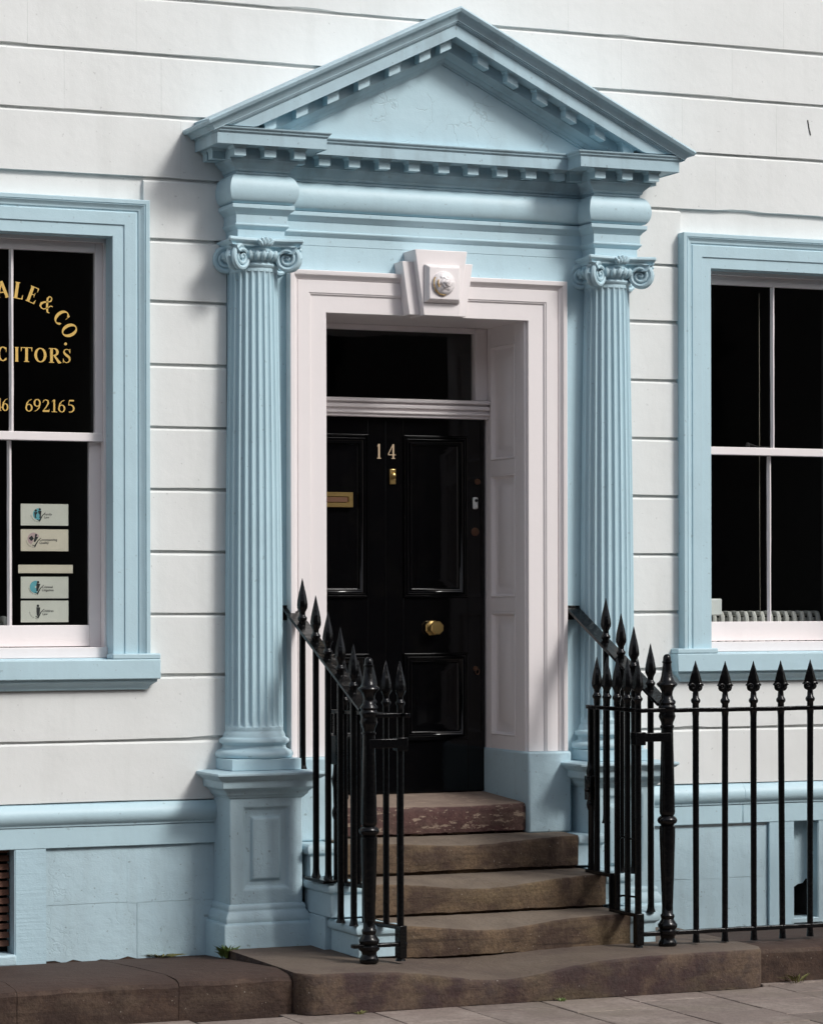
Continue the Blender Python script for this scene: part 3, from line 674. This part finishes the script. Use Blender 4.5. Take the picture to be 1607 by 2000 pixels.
# fanlight and transom
tr = MB().box(-.52, RX - .001, .455, .53, 3.300, 3.408).box(-.52, RX - .001, .44, .456, 3.318, 3.334).box(-.52, RX - .001, .435, .456, 3.350, 3.372).box(-.52, RX - .001, .428, .456, 3.384, 3.404)
fan = obj('fanlight', MB().box(.612, RX - .001, .475, .54, 3.409, 3.829).box(-.52, -.45, .475, .54, 3.409, 3.829).box(-.45, .612, .475, .54, 3.80, 3.829), PINK, house, bev=.004)
obj('transom', tr, PINK, fan, bev=.005)
obj('window_pane', MB().box(-.46, .62, .510, .514, 3.40, 3.81), GLASS, fan)
hall = MB().box(-1.4, 1.5, 4.0, 4.05, .9, 4.4).box(-1.4, -1.35, .60, 4.0, .9, 4.4).box(1.45, 1.5, .60, 4.0, .9, 4.4).box(-1.4, 1.5, .60, 4.0, 4.35, 4.4).box(-1.4, 1.5, .60, 4.0, .9, .95).box(-.9, -.5, .40, .6, .9, 4.4).box(.75, 1.5, .41, .6, .9, 4.4).box(-.9, 1.0, .54, .6, 3.85, 4.4)
obj('dark_hall', hall, DARK, fan)

# front door: stiles and rails, four moulded panels
yd = .50; door = MB()
dx0, dx1 = -.475, .675; pxs = [(-.385, -.055), (.165, .570)]; pzs = [(2.262, 3.200), (1.435, 1.942)]
door.box(dx0, dx1, yd + .018, yd + .05, 1.137, 3.30)
for a, b in ((dx0, pxs[0][0]), (pxs[0][1], pxs[1][0]), (pxs[1][1], dx1)): door.box(a, b, yd, yd + .02, 1.137, 3.30)
for a, b in pxs:
    for c0, c1 in ((1.137, 1.435), (1.942, 2.262), (3.20, 3.30)): door.box(a, b, yd, yd + .02, c0, c1)
door.box(.052, .058, yd - .003, yd, 1.16, 3.28)
fd = obj('front_door', door, DOORP, house, bev=.002)
for a, b in pxs:
    for c0, c1 in pzs:
        L = [(0, -.001), (.001, -.012), (.004, -.016), (.008, -.016), (.011, -.012), (.013, -.007), (.021, -.006), (.022, -.010), (.025, -.013), (.029, -.012), (.031, -.007), (.036, -.001), (.042, .001), (.043, -.003), (.046, -.005), (.050, -.003), (.052, .006), (.060, .014), (.085, .014), (.11, .008)]
        obj('door_panel', MB().rects([(a + o, b - o, c0 + o, c1 - o, yd + dd) for o, dd in L], XZ), DOORP, fd, angle=40)
for ch_, x_, w_ in (('1', .012, 1), ('4', .092, 1.15)):
    numr = MB(); letter(numr, ch_, x_, 3.105, .084, yd - .0035, 0, w_); obj('door_number', numr, NUMB, fd)
kn = MB().box(.077, .115, yd - .014, yd, 2.915, 3.005); kn.lathe([(0, .018), (.012, .016), (.018, .008)], 0, 0, 12)
kn.xf(Matrix.Translation((.096, yd - .014, 2.965)) @ Matrix.Rotation(pi / 2, 4, 'X'), 8)
obj('door_knocker', kn, BRASS, fd, bev=.008)
lp = obj('letter_plate', MB().rects([(-.47, -.155, 2.780, 2.866, yd + .01), (-.47, -.155, 2.780, 2.866, yd - .020), (-.468, -.157, 2.782, 2.864, yd - .022), (-.43, -.182, 2.805, 2.842, yd - .022), (-.427, -.185, 2.808, 2.839, yd - .014)], XZ), BRASS, fd)
obj('letter_flap', MB().box(-.424, -.188, yd - .019, yd - .013, 2.810, 2.837), BRASSD, lp)
kb = MB(); kb.lathe([(0, .052), (.008, .052), (.014, .046), (.02, .024), (.045, .020), (.052, .03), (.058, .044), (.064, .047), (.082, .047), (.09, .04), (.0905, .02)], 0, 0, 8)
kb.xf(Matrix.Translation((.345, yd, 2.088)) @ Matrix.Scale(.9, 4) @ Matrix.Rotation(pi / 2, 4, 'X') @ Matrix.Rotation(pi / 8, 4, 'Z'))
obj('door_knob', kb, BRASS, fd, angle=25)
def disc(x, z, r, t=.008):
    m = MB().lathe([(0, r), (t * .6, r), (t, r * .85), (t * 1.05, r * .3)], 0, 0, 18); return m.xf(Matrix.Translation((x, yd, z)) @ Matrix.Rotation(pi / 2, 4, 'X'))
obj('latch_cylinder', disc(.618, 2.646, .025), BRASSD, fd); obj('lock_cover', disc(.634, 2.938, .018), BRASSD, fd)
esc = disc(.619, 1.850, .015); esc.tube([(.628 + .012 * cos(t * pi / 8), yd - .01, 1.832 + .016 * sin(t * pi / 8)) for t in range(17)], .003, 6); obj('keyhole_cover', esc, BRASSD, fd)
bell = obj('door_bell', MB().box(.599, .631, yd - .022, yd, 2.778, 2.848), PLAST, fd, bev=.009)
bb = disc(.617, 2.828, .010, .006); bb.xf(Matrix.Translation((0, -.020, 0))); obj('bell_push', bb, INK, bell)

# ---------------------------------------------------------------- steps
steps = thing('front_steps', 'footworn brown sandstone doorsteps with pale blue painted ends', 'steps', (.2, -.7, .175))
def step(x0, x1, yb, yf, zt, zb, dip, dx, dw, slope, mat, name='step', rad=.014, noise=.004, endround=0, dip_f=1.0):
    n = int((x1 - x0) / .035); rings = []; ny = 7
    for i in range(n + 1):
        x = x0 + (x1 - x0) * i / n; g = math.exp(-((x - dx) / dw) ** 2); q = []
        er = 0
        if endround:
            e = min(x - x0, x1 - x)
            if e < endround: er = endround - sqrt(max(0, endround ** 2 - (endround - e) ** 2))
        j1, j2 = jit(noise), jit(noise)
        for k in range(ny):
            t = k / (ny - 1); y = yb + (yf + rad + er - yb) * t
            q.append((x, y, zt + slope * (1 - t) - dip * g * (.04 + .96 * t * t) + jit(.0012)))
        ze = q[-1][2]
        for a in (30, 60, 90): q.append((x, yf + er + rad * (1 - sin(radians(a))) + j1 * .5, ze - rad * (1 - cos(radians(a))) + j2 * .4))
        for s_ in (.35, .7): q.append((x, yf + er + j1 * .6 + jit(.0015), ze - rad - (ze - rad - zb) * s_))
        q.append((x, yf + er + .003 + jit(.002), zb + .011 + jit(.003))); q.append((x, yf + er + .035, zb + .008)); q.append((x, yf + er + .035, zb - .012)); q.append((x, yb, zb - .012))
        rings.append(q)
    return obj(name, MB().loft(rings), mat, steps, angle=50)
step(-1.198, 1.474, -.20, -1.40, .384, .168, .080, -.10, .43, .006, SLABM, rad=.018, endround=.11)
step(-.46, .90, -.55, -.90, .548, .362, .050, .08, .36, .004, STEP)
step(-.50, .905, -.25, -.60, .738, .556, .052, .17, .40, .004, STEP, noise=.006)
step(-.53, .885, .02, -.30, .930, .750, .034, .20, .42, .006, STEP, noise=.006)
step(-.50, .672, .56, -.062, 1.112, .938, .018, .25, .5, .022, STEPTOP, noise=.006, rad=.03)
def step_end(x0, x1, yb, yf, zb, zt, side):
    m = MB().box(x0 + (.014 if side < 0 else 0), x1 - (.014 if side > 0 else 0), yf + .014, yb, zb, zt - .06)
    nos = [(0, zt - .062), (.004, zt - .055), (.016, zt - .050), (.020, zt - .038), (.021, zt - .022), (.016, zt - .008), (.004, zt), (-.04, zt), (-.04, zt - .062)]
    path = [(x0 + .014, yb), (x0 + .014, yf + .014), (x1, yf + .014)] if side < 0 else [(x0, yf + .014), (x1 - .014, yf + .014), (x1 - .014, yb)]
    m.sweep(path, nos, 1, XY); m.box(x0 + .03, x1 - .03, yf + .03, yb, zt - .06, zt - .001)
    obj('step_end', m, BLUER, steps, bev=.004)
step_end(-.735, -.535, .0, -.30, .755, .930, -1); step_end(-.735, -.505, -.2, -.604, .565, .748, -1); step_end(-.70, -.462, -.5, -.904, .384, .556, -1)
obj('step_end', MB().box(-.722, -.51, -.50, -.15, .37, .563), BLUER, steps, bev=.006)
step_end(.888, 1.06, .0, -.30, .755, .930, 1); step_end(.907, 1.07, -.2, -.602, .565, .742, 1); step_end(.902, 1.075, -.5, -.902, .384, .552, 1)
obj('step_end', MB().box(.90, 1.06, -.5, -.15, .37, .563), BLUER, steps, bev=.006)

# ---------------------------------------------------------------- kerb ledge, pavement, road
def sset(o): o['kind'] = 'structure'; return o
kb0 = bpy.data.objects.new('kerb', None); COL.objects.link(kb0); WL['kerb'] = Vector((0, 0, 0)); sset(kb0)
def kerb_stone(x0, x1, yf=-1.275, zf=.362):
    n = max(3, int((x1 - x0) / .08)); rings = []
    for i in range(n + 1):
        x = x0 + (x1 - x0) * i / n; j = jit(.003); k2 = jit(.004)
        rings.append([(x, .03, .326), (x, -.55, .357 + jit(.002)), (x, -1.06, .380 + jit(.003)), (x, yf + .05, zf + .010 + k2), (x, yf + .016, zf + k2), (x, yf + j, zf - .02 + k2), (x, yf + j + .004, .27), (x, yf + .006, .10), (x, .03, .10)])
    obj('kerb_stone', MB().loft(rings), KERB, kb0, angle=30)
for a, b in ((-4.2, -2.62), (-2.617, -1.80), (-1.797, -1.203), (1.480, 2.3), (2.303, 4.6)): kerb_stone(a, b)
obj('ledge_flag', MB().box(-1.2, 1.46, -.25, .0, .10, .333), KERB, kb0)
pv = bpy.data.objects.new('pavement', None); COL.objects.link(pv); WL['pavement'] = Vector((0, 0, 0)); sset(pv)
obj('paving_bed', MB().box(-30, 30, -3.4, -.9, -.05, .162), BLACKHOLE, pv)
SQ = .465
meshes = []
for q in range(6):
    n = 6; rings = []
    b = MB(); b.loft([[(-SQ / 2 + .0045 + e, -SQ / 2 + .0045 + e, z), (SQ / 2 - .0045 - e, -SQ / 2 + .0045 + e, z + jit(.0012)), (SQ / 2 - .0045 - e, SQ / 2 - .0045 - e, z), (-SQ / 2 + .0045 + e, SQ / 2 - .0045 - e, z + jit(.0012))] for z, e in ((-.03, 0), (-.003, 0), (0, .003))])
    meshes.append(mesh('paving_slab', b, PAVE))
cnt = 0
for i in range(-9, 10):
    xc = .585 + SQ * (i + .5); sh = 0 if i % 2 == 0 else SQ * .47
    for j in range(4):
        o = put(random.choice(meshes), 'paving_slab', pv, (xc, -1.39 - sh + .0 - SQ * j + SQ / 2 - .21, .176 + jit(.0015)))
        o.rotation_euler = (jit(.003), jit(.003), 0)
far = MB()
for i in range(-40, 40):
    if -9 <= i < 10: continue
    for j in range(4): far.box(.585 + SQ * i + .003, .585 + SQ * (i + 1) - .003, -1.6 - SQ * (j + 1) + SQ + .003, -1.6 - SQ * j + SQ - .003, .15, .175)
fo = obj('paving_slab', far, PAVE, pv); fo['kind'] = 'stuff'
obj('edge_mortar', MB().box(1.485, 4.6, -1.31, -1.26, .15, .182), PAVE, pv, bev=.006)
sset(obj('road_kerb', MB().box(-30, 30, -3.55, -3.4, -.05, .165), PAVE))
sset(obj('road', MB().box(-60, 60, -11.0, -3.55, -.05, .03), ASPH))
sset(obj('ground', MB().add([(-400, -400, -.02), (400, -400, -.02), (400, 400, -.02), (-400, 400, -.02)], [(0, 1, 2, 3)]), ASPH))

# ---------------------------------------------------------------- railings
def spear_prof(tip, foot):
    q = [(0, .0012), (-.012, .0045), (-.045, .0115), (-.085, .0215), (-.120, .0285), (-.145, .0312), (-.160, .0300), (-.172, .023), (-.182, .0175), (-.196, .0160), (-.205, .0185), (-.211, .0245), (-.218, .0262), (-.226, .0240), (-.233, .0185), (-.262, .0180)]
    return [(tip + a, b) for a, b in q][::-1]
def fluted_spear(m, x, y, tip):
    pr = spear_prof(tip, 0); rings = []
    for z, r in pr:
        k = 1 if tip - z < .165 else 0
        rings.append([(x + r * (1 - .09 * k * (j % 2)) * cos(2 * pi * j / 16), y + r * (1 - .09 * k * (j % 2)) * sin(2 * pi * j / 16), z) for j in range(16)])
    return m.loft(rings)
def bar(parent, x, y, foot, tip, local=False, flare=True, r=.0175):
    pr = [(foot, r + (.008 if flare else 0)), (foot + .02, r + (.002 if flare else 0)), (foot + .05, r), ((foot + tip) / 2, r), (tip - .262, r), (tip - .25, r)]
    o = obj('bar', MB().lathe(pr, x, y, 12), IRON, parent, local=local)
    obj('spear_head', fluted_spear(MB(), x, y, tip), IRON, o, local=True if local else False, angle=40)
    return o
NEWEL = [(.383, .030), (.384, .046), (.395, .050), (.412, .047), (.425, .038), (.440, .040), (.452, .054), (.468, .055), (.478, .044), (.488, .052), (.502, .053), (.515, .043), (.530, .034), (.545, .038), (.553, .038), (.560, .031), (.60, .030), (.80, .0375), (1.0, .043), (1.03, .042), (1.035, .035), (1.042, .040), (1.050, .050), (1.062, .054), (1.074, .050), (1.083, .040), (1.088, .034), (1.095, .040), (1.11, .042), (1.30, .038), (1.50, .0335), (1.555, .0325), (1.560, .038), (1.570, .038), (1.575, .032), (1.59, .034), (1.607, .042), (1.622, .046), (1.640, .041), (1.652, .041), (1.660, .046), (1.674, .047), (1.684, .040), (1.694, .047), (1.704, .045), (1.714, .035), (1.735, .029), (1.755, .031), (1.775, .041), (1.785, .052), (1.793, .057), (1.800, .055), (1.806, .046), (1.816, .038), (1.84, .031), (1.875, .026), (1.905, .0225), (1.908, .026), (1.917, .026), (1.920, .022), (1.940, .021), (1.950, .016), (1.956, .008), (1.957, .001)]
def flatbar(m, a, b, wdt, thk, wdir=Vector((1, 0, 0))):
    a, b = Vector(a), Vector(b); t = (b - a).normalized(); s_ = (wdir - t * wdir.dot(t)).normalized() * wdt / 2; u = t.cross(s_).normalized() * thk / 2
    return m.loft([[q - s_ - u, q + s_ - u, q + s_ + u, q - s_ + u] for q in (a, b)])

def stair_rail(name, label, x0, xN, ys, feet, start_y):
    t = thing(name, label, 'railing', (xN, -1.08, .384), 0, 'railings flanking the doorsteps')
    xa = lambda y: x0 + (xN - x0) * (y / -1.08)
    za = lambda y: 2.215 + (y / -1.05) * (1.683 - 2.215)
    m = MB(); flatbar(m, (xa(start_y), start_y, za(start_y)), (xa(-1.05), -1.05, za(-1.05)), .085, .017)
    m.box(xa(start_y) - .0425, xa(start_y) + .0425, start_y - .02, start_y + .03, za(start_y) - .07, za(start_y) + .012)
    obj('sloping_rail', m, IRON, t, bev=.003)
    for y, f in zip(ys, feet): bar(t, xa(y), y, f, za(y) + .255)
    obj('newel_post', MB().lathe(NEWEL, xN, -1.08, 28), IRON, t, angle=45)
    return t
rl = stair_rail('stair_railing', 'black iron stair railing on the left of the doorsteps with five spear bars', -.735, -.705, (-.20, -.385, -.55, -.715, -.885), (1.332, .768, .768, .553, .553), -.01)
obj('base_plate', MB().box(-.775, -.70, -.62, -.34, .749, .768), IRON, rl, bev=.004)
obj('foot_strap', MB().box(-.80, -.50, -1.105, -1.06, .462, .482), IRON, rl, bev=.004)
rr_ = stair_rail('stair_railing', 'black iron stair railing on the right of the doorsteps beside the area railing', .985, 1.03, (-.415, -.585, -.725, -.905), (1.0, .745, .745, .552), -.02)

# front area railing with flat leaf-shaped heads
ar = thing('area_railing', 'black iron area railing with flat leaf shaped spearheads along the pavement', 'railing', (1.03, -1.08, .384))
LP = [(0, .001), (.02, .008), (.05, .0185), (.085, .030), (.115, .039), (.135, .0425), (.150, .0415), (.160, .036), (.166, .024), (.170, .014)]
def leaf_mesh():
    m = MB(); rings = []
    for dz, hw in LP:
        th = .003 + .010 * min(1, dz / .06)
        rings.append([(-hw, 0, -dz), (-hw * .5, -th * .7, -dz), (0, -th, -dz), (hw * .5, -th * .7, -dz), (hw, 0, -dz), (hw * .5, th * .7, -dz), (0, th, -dz), (-hw * .5, th * .7, -dz)])
    m.loft(rings)
    for sx in (-1, 1):
        for sy in (-1, 1):
            pts = []; rad = []
            for i in range(22):
                t = i / 21; r = .0145 * (1 - t) + .003; a = radians(160 - 430 * t); pts.append((sx * (.0235 - r * cos(a)), sy * (.011 + .004 * t), -.140 + r * sin(a))); rad.append(.0048 * (1 - t * .4))
            m.tube(pts, rad, 6)
    m.lathe([(-.262, .0180), (-.232, .0180), (-.226, .0240), (-.216, .0265), (-.208, .0240), (-.200, .0175), (-.180, .0160), (-.160, .014)], 0, 0, 14)
    return mesh('leaf_head', m, IRON, 50)
LEAFM = leaf_mesh()
barm = mesh('bar', MB().lathe([(0, .021), (.02, .018), (.05, .0165), (.6, .017), (1.22, .0175), (1.245, .020), (1.256, .026)], 0, 0, 12), IRON, 40)
for i in range(18):
    x = 1.205 + .1785 * i + jit(.002)
    b = bpy.data.objects.new('bar', barm); COL.objects.link(b); b.parent = ar; b.location = Vector((x, -1.08 + jit(.002), .392 + (.004 if i % 4 == 0 else 0))) - WL[ar.name]; b.rotation_euler = (jit(.004), jit(.004), jit(.06))
    h = bpy.data.objects.new('leaf_head', LEAFM); COL.objects.link(h); h.parent = b; h.location = (0, 0, 1.523)
m = MB(); nn = 40; rings = []
for i in range(nn + 1):
    x = 1.03 + 3.3 * i / nn; dz = jit(.0015); rings.append([(x, -1.098, 1.641 + dz), (x, -1.062, 1.641 + dz), (x, -1.062, 1.664 + dz), (x, -1.098, 1.664 + dz)])
obj('top_rail', m.loft(rings), IRON, ar, bev=.003)
m = MB(); rings = []
for i in range(nn + 1):
    x = .86 + 3.47 * i / nn; dz = jit(.0012); rings.append([(x, -1.096, .444 + dz), (x, -1.064, .444 + dz), (x, -1.064, .467 + dz), (x, -1.096, .467 + dz)])
obj('bottom_rail', m.loft(rings), IRON, ar, bev=.003)

# gates, folded back over the steps; local frame: hinge at the origin, leaf along +y
def gate(label, loc, rz, side):
    g = thing('gate', label, 'gate', loc, rz, 'pair of iron gates folded back over the steps')
    z = lambda h: h - loc[2]
    for off, foot in ((0, .385), (.125, .568), (.25, .568), (.375, .750), (.50, .750)):
        bar(g, 0, off, z(foot), z(1.935), local=True, flare=off == 0, r=.0165 if off else .0185)
    obj('lock_stile', MB().lathe([(z(.75), .020), (z(.80), .017), (z(1.08), .017), (z(1.10), .024), (z(1.115), .026), (z(1.13), .024), (z(1.15), .017), (z(1.25), .020), (z(1.28), .026), (z(1.30), .028), (z(1.32), .022), (z(1.36), .018), (z(1.66), .018)], 0, .575, 14), IRON, g, local=True, angle=45)
    m = MB().box(-.016, .016, -.07, .61, z(1.645), z(1.667)); obj('top_rail', m, IRON, g, local=True, bev=.003)
    m = MB().box(-.020, .020, .315, .615, z(.735), z(.757)).box(-.020, .020, .300, .318, z(.555), z(.757)).box(-.020, .020, -.01, .318, z(.548), z(.568)).box(-.022, .022, -.028, .02, z(.40), z(.568))
    obj('stepped_foot_rail', m, IRON, g, local=True, bev=.003)
    lk = obj('lock_box', MB().box(-.030, .030, .525, .600, z(1.375 if side < 0 else 1.14), z(1.53 if side < 0 else 1.275)), IRON, g, local=True, bev=.004)
    obj('lock_knob', MB().lathe([(-.012, .012), (0, .016), (.012, .012)], side * -.04, .545, 10, z(1.20)), IRON, lk, local=True)
    # hinge strap to the newel and catch rods
    x0, x1 = (-.185, .025) if side < 0 else (-.025, .185)
    st = MB().box(x0, x1, -.034, .012, z(1.488), z(1.535)).box(-.030, .030, -.036, .03, z(1.47), z(1.54))
    obj('top_strap', MB().box(x0, x1, -.034, -.012, z(1.645), z(1.667)).xf(Matrix.Rotation(-rz, 4, 'Z')), IRON, g, local=True, bev=.003)
    ca, sa = cos(-rz), sin(-rz)
    obj('hinge_strap', st.xf(Matrix.Rotation(-rz, 4, 'Z')), IRON, g, local=True, bev=.003)
    if side > 0:
        rd = MB().tube([(-.0, .24, z(.95)), (.01, .20, z(.965)), (0, .13, z(.962)), (0, .0, z(.962))], .006, 6).tube([(0, .27, z(.63)), (.01, .2, z(.645)), (0, .0, z(.655))], .006, 6)
        obj('catch_rod', rd, IRON, g, local=True)
    return g
gate('black iron gate leaf folded back beside the left newel, its lock near the door', (-.530, -1.08, .384), radians(13), -1)
gate('black iron gate leaf folded straight back beside the right newel', (.853, -1.08, .384), radians(-1), 1)

# ---------------------------------------------------------------- things in the windows
_fc = {}
def text_mb(mb, body, x, z, size, y, ang=0):
    if body not in _fc:
        cu = bpy.data.curves.new('t', 'FONT'); cu.body = body; cu.size = 1; cu.offset = .022; cu.resolution_u = 3
        o = bpy.data.objects.new('t', cu); COL.objects.link(o); bpy.context.view_layer.update()
        me = bpy.data.meshes.new_from_object(o.evaluated_get(bpy.context.evaluated_depsgraph_get()))
        _fc[body] = ([tuple(v.co) for v in me.vertices], [tuple(p_.vertices) for p_ in me.polygons])
        bpy.data.objects.remove(o); bpy.data.curves.remove(cu); bpy.data.meshes.remove(me)
    vs_, fs_ = _fc[body]; ca, sa = cos(radians(ang)), sin(radians(ang))
    mb.add([(x + size * (p_[0] * ca + p_[1] * sa), y, z + size * (-p_[0] * sa + p_[1] * ca)) for p_ in vs_], fs_)
def dsc(mb, x, z, rx, rz, y, n=18): mb.add([(x + rx * cos(2 * pi * i / n), y, z + rz * sin(2 * pi * i / n)) for i in range(n)], [tuple(range(n))])
YS = .176
def sticker(label, x0, x1, z0, z1, lines, kind, ex, mat=CARD, round_=.004):
    o = obj('sticker', MB().box(x0, x1, YS, YS + .0012, z0, z1), mat, None, bev=0)
    tag(o, label, 'sticker', 'stickers inside the lower left sash')
    if not lines: return o
    y = YS - .0006; cx, cz = ex, (z0 + z1) / 2 + .003
    ink, gry, col = MB(), MB(), MB()
    zt = cz - .006
    for i, s_ in enumerate(lines): text_mb(gry, s_, cx + .031, zt - i * .0165, .0175, y)
    for i, ch in enumerate('ACCREDITED'):
        a = 187 + i * 9.6; text_mb(gry, ch, cx + .0435 * cos(radians(a)), cz + .0435 * sin(radians(a)), .0075, y, -(a + 90))
    if kind == 'family':
        stroke(col, arcp(cx + .002, cz, .019, .019, 60, 300, 14), .026, y - .0000)
        for px_, hz in ((cx - .014, .019), (cx + .008, .026)):
            dsc(ink, px_, cz + hz, .0065, .0065, y - .0004); stroke(ink, [(px_, cz + hz - .008), (px_, cz - .020)], [.019, .010], y - .0004)
        dsc(col, cx - .003, cz - .009, .010, .013, y - .0006)
    elif kind == 'house':
        stroke(col, arcp(cx, cz + .004, .021, .021, 20, 250, 14), .026, y)
        ink.add([(cx - .028, y - .0004, cz + .008), (cx - .010, y - .0004, cz + .022), (cx + .002, y - .0004, cz + .004), (cx - .014, y - .0004, cz - .008)], [(0, 1, 2, 3)])
        dsc(ink, cx + .013, cz + .024, .0065, .0065, y - .0005); stroke(ink, [(cx + .016, cz + .016), (cx + .004, cz - .012)], [.02, .009], y - .0005)
    elif kind == 'half':
        stroke(col, arcp(cx - .002, cz, .020, .020, 75, 285, 14), .028, y)
        dsc(ink, cx + .010, cz + .026, .0065, .0065, y - .0004); stroke(ink, [(cx + .012, cz + .018), (cx + .004, cz - .022)], [.022, .009], y - .0004)
    else:
        dsc(ink, cx + .006, cz + .027, .007, .007, y - .0004); stroke(ink, [(cx + .008, cz + .019), (cx + .007, cz - .008), (cx + .004, cz - .026)], [.021, .018, .008], y - .0004)
    stroke(ink, [(cx - .008, cz - .028), (cx + .006, cz - .036), (cx + .022, cz - .008), (cx + .041, cz + .012)], [.003, .010, .005, .001], y - .0007)
    for nm, b_, mt in (('print', ink, INK), ('lettering', gry, GREY), ('coloured_disc', col, ROSE if kind == 'house' else TEAL)):
        if b_.v: obj(nm, b_, mt, o)
    return o
sticker('cream window sticker reading Family Law, topmost in the lower left sash', -2.193, -1.930, 2.652, 2.768, ('Family', 'Law'), 'family', -2.096)
sticker('cream sticker reading Conveyancing Quality, second from top with a lifted corner', -2.193, -1.930, 2.515, 2.632, ('Conveyancing', 'Quality'), 'house', -2.122, CARD2)
sticker('blank narrow cream strip between the window stickers', -2.207, -1.905, 2.397, 2.442, None, None, 0, CARD2)
sticker('cream sticker reading Criminal Litigation, below the blank strip', -2.193, -1.930, 2.262, 2.378, ('Criminal', 'Litigation'), 'half', -2.108)
sticker('cream sticker reading Children Law, lowest above the window rail', -2.193, -1.930, 2.134, 2.250, ('Children', 'Law'), 'single', -2.105)
o = obj('sticker', MB().box(-2.58, -2.313, YS, YS + .0012, 2.125, 2.236), CARD); tag(o, 'pale sticker cut by the photo edge, left of the lower glazing bar', 'sticker', 'stickers inside the lower left sash')

def radiator(x0, n, ztop, y, label):
    t = thing('radiator', label, 'radiator', (x0 + n * .027, y, 1.2))
    for i in range(n):
        x = x0 + .0555 * i; m = MB(); pts = []
        for yy in (y, y + .10):
            m.tube([(x, yy, ztop - .90), (x, yy, ztop - .03), (x, yy + (.012 if yy == y else -.012), ztop - .008), (x, y + .05, ztop - .006)], [.0165, .0165, .0165, .016], 8)
        m.tube([(x - .0275, y + .05, ztop - .05), (x + .0275, y + .05, ztop - .05)], .020, 10)
        obj('radiator_section', m, RADI, t)
radiator(2.125, 14, 2.172, .36, 'white column radiator behind the right window glass')
radiator(-2.78, 11, 2.158, .36, 'white column radiator behind the stickers of the left window')
tag(obj('blind_cord', MB().tube([(2.352, .21, 4.08), (2.354, .212, 3.6), (2.353, .211, 3.1), (2.356, .215, 2.6), (2.358, .214, 2.16)], .0016, 6), CORD), 'thin beige blind cord hanging behind the right window glass', 'cord')

# ---------------------------------------------------------------- weeds
def weed(label, x, y, z, n, h, mat, spread=.05, name='weed', lw=.012):
    m = MB()
    for i in range(n):
        a = random.uniform(0, 2 * pi); r0 = random.uniform(0, spread * .5); hh = h * random.uniform(.5, 1); o = random.uniform(.2, 1) * spread
        px_, py_ = x + r0 * cos(a), y + r0 * sin(a) * .5; dx_, dy_ = cos(a), sin(a) * .6
        pts = [Vector((px_, py_, z)), Vector((px_ + dx_ * o * .5, py_ + dy_ * o * .5, z + hh * .7)), Vector((px_ + dx_ * o * 1.2, py_ + dy_ * o * 1.2, z + hh))]
        sd = Vector((-dy_, dx_, .25)).normalized(); wd = lw * random.uniform(.6, 1.2)
        m.add([pts[0] - sd * wd * .2, pts[0] + sd * wd * .2, pts[1] + sd * wd, pts[2], pts[1] - sd * wd, pts[1] + Vector((0, 0, .002))], [(0, 1, 5), (1, 2, 5), (2, 3, 5), (3, 4, 5), (4, 0, 5)])
    tag(obj(name, m, mat, None, angle=60), label, 'plant')
weed('small leafy green weed at the foot of the left pedestal', -1.205, -.315, .348, 34, .075, LEAF, .065)
weed('flat tuft of dry yellow green moss along the wall foot', -1.47, -.02, .330, 40, .022, MOSS, .11, 'moss_tuft', .008)
weed('tiny sprig of weed in the paving joint before the steps', .22, -1.425, .172, 14, .025, LEAF, .04, 'weed', .006)
weed('small dried weed growing at the foot of the right kerb', 1.70, -1.31, .18, 22, .055, MOSS, .09, 'weed', .006)
weed('tiny weed against the left end of the base slab', -.90, -1.43, .174, 16, .022, MOSS, .04, 'weed', .006)

# ---------------------------------------------------------------- far side of the street (behind the camera, seen in reflections)
tb = thing('terrace_building', 'dark brick terrace across the street facing the doorcase', 'building', (0, -20, 0))
obj('wall', MB().box(-45, 45, -28, -20, 0, 10), BRICK, tb)
for i in range(16):
    for zf in (1.0, 4.2, 7.2):
        f = obj('window', MB().box(-42 + 5.4 * i, -40.6 + 5.4 * i, -20.02, -19.98, zf, zf + 1.9), BLACKHOLE, tb)
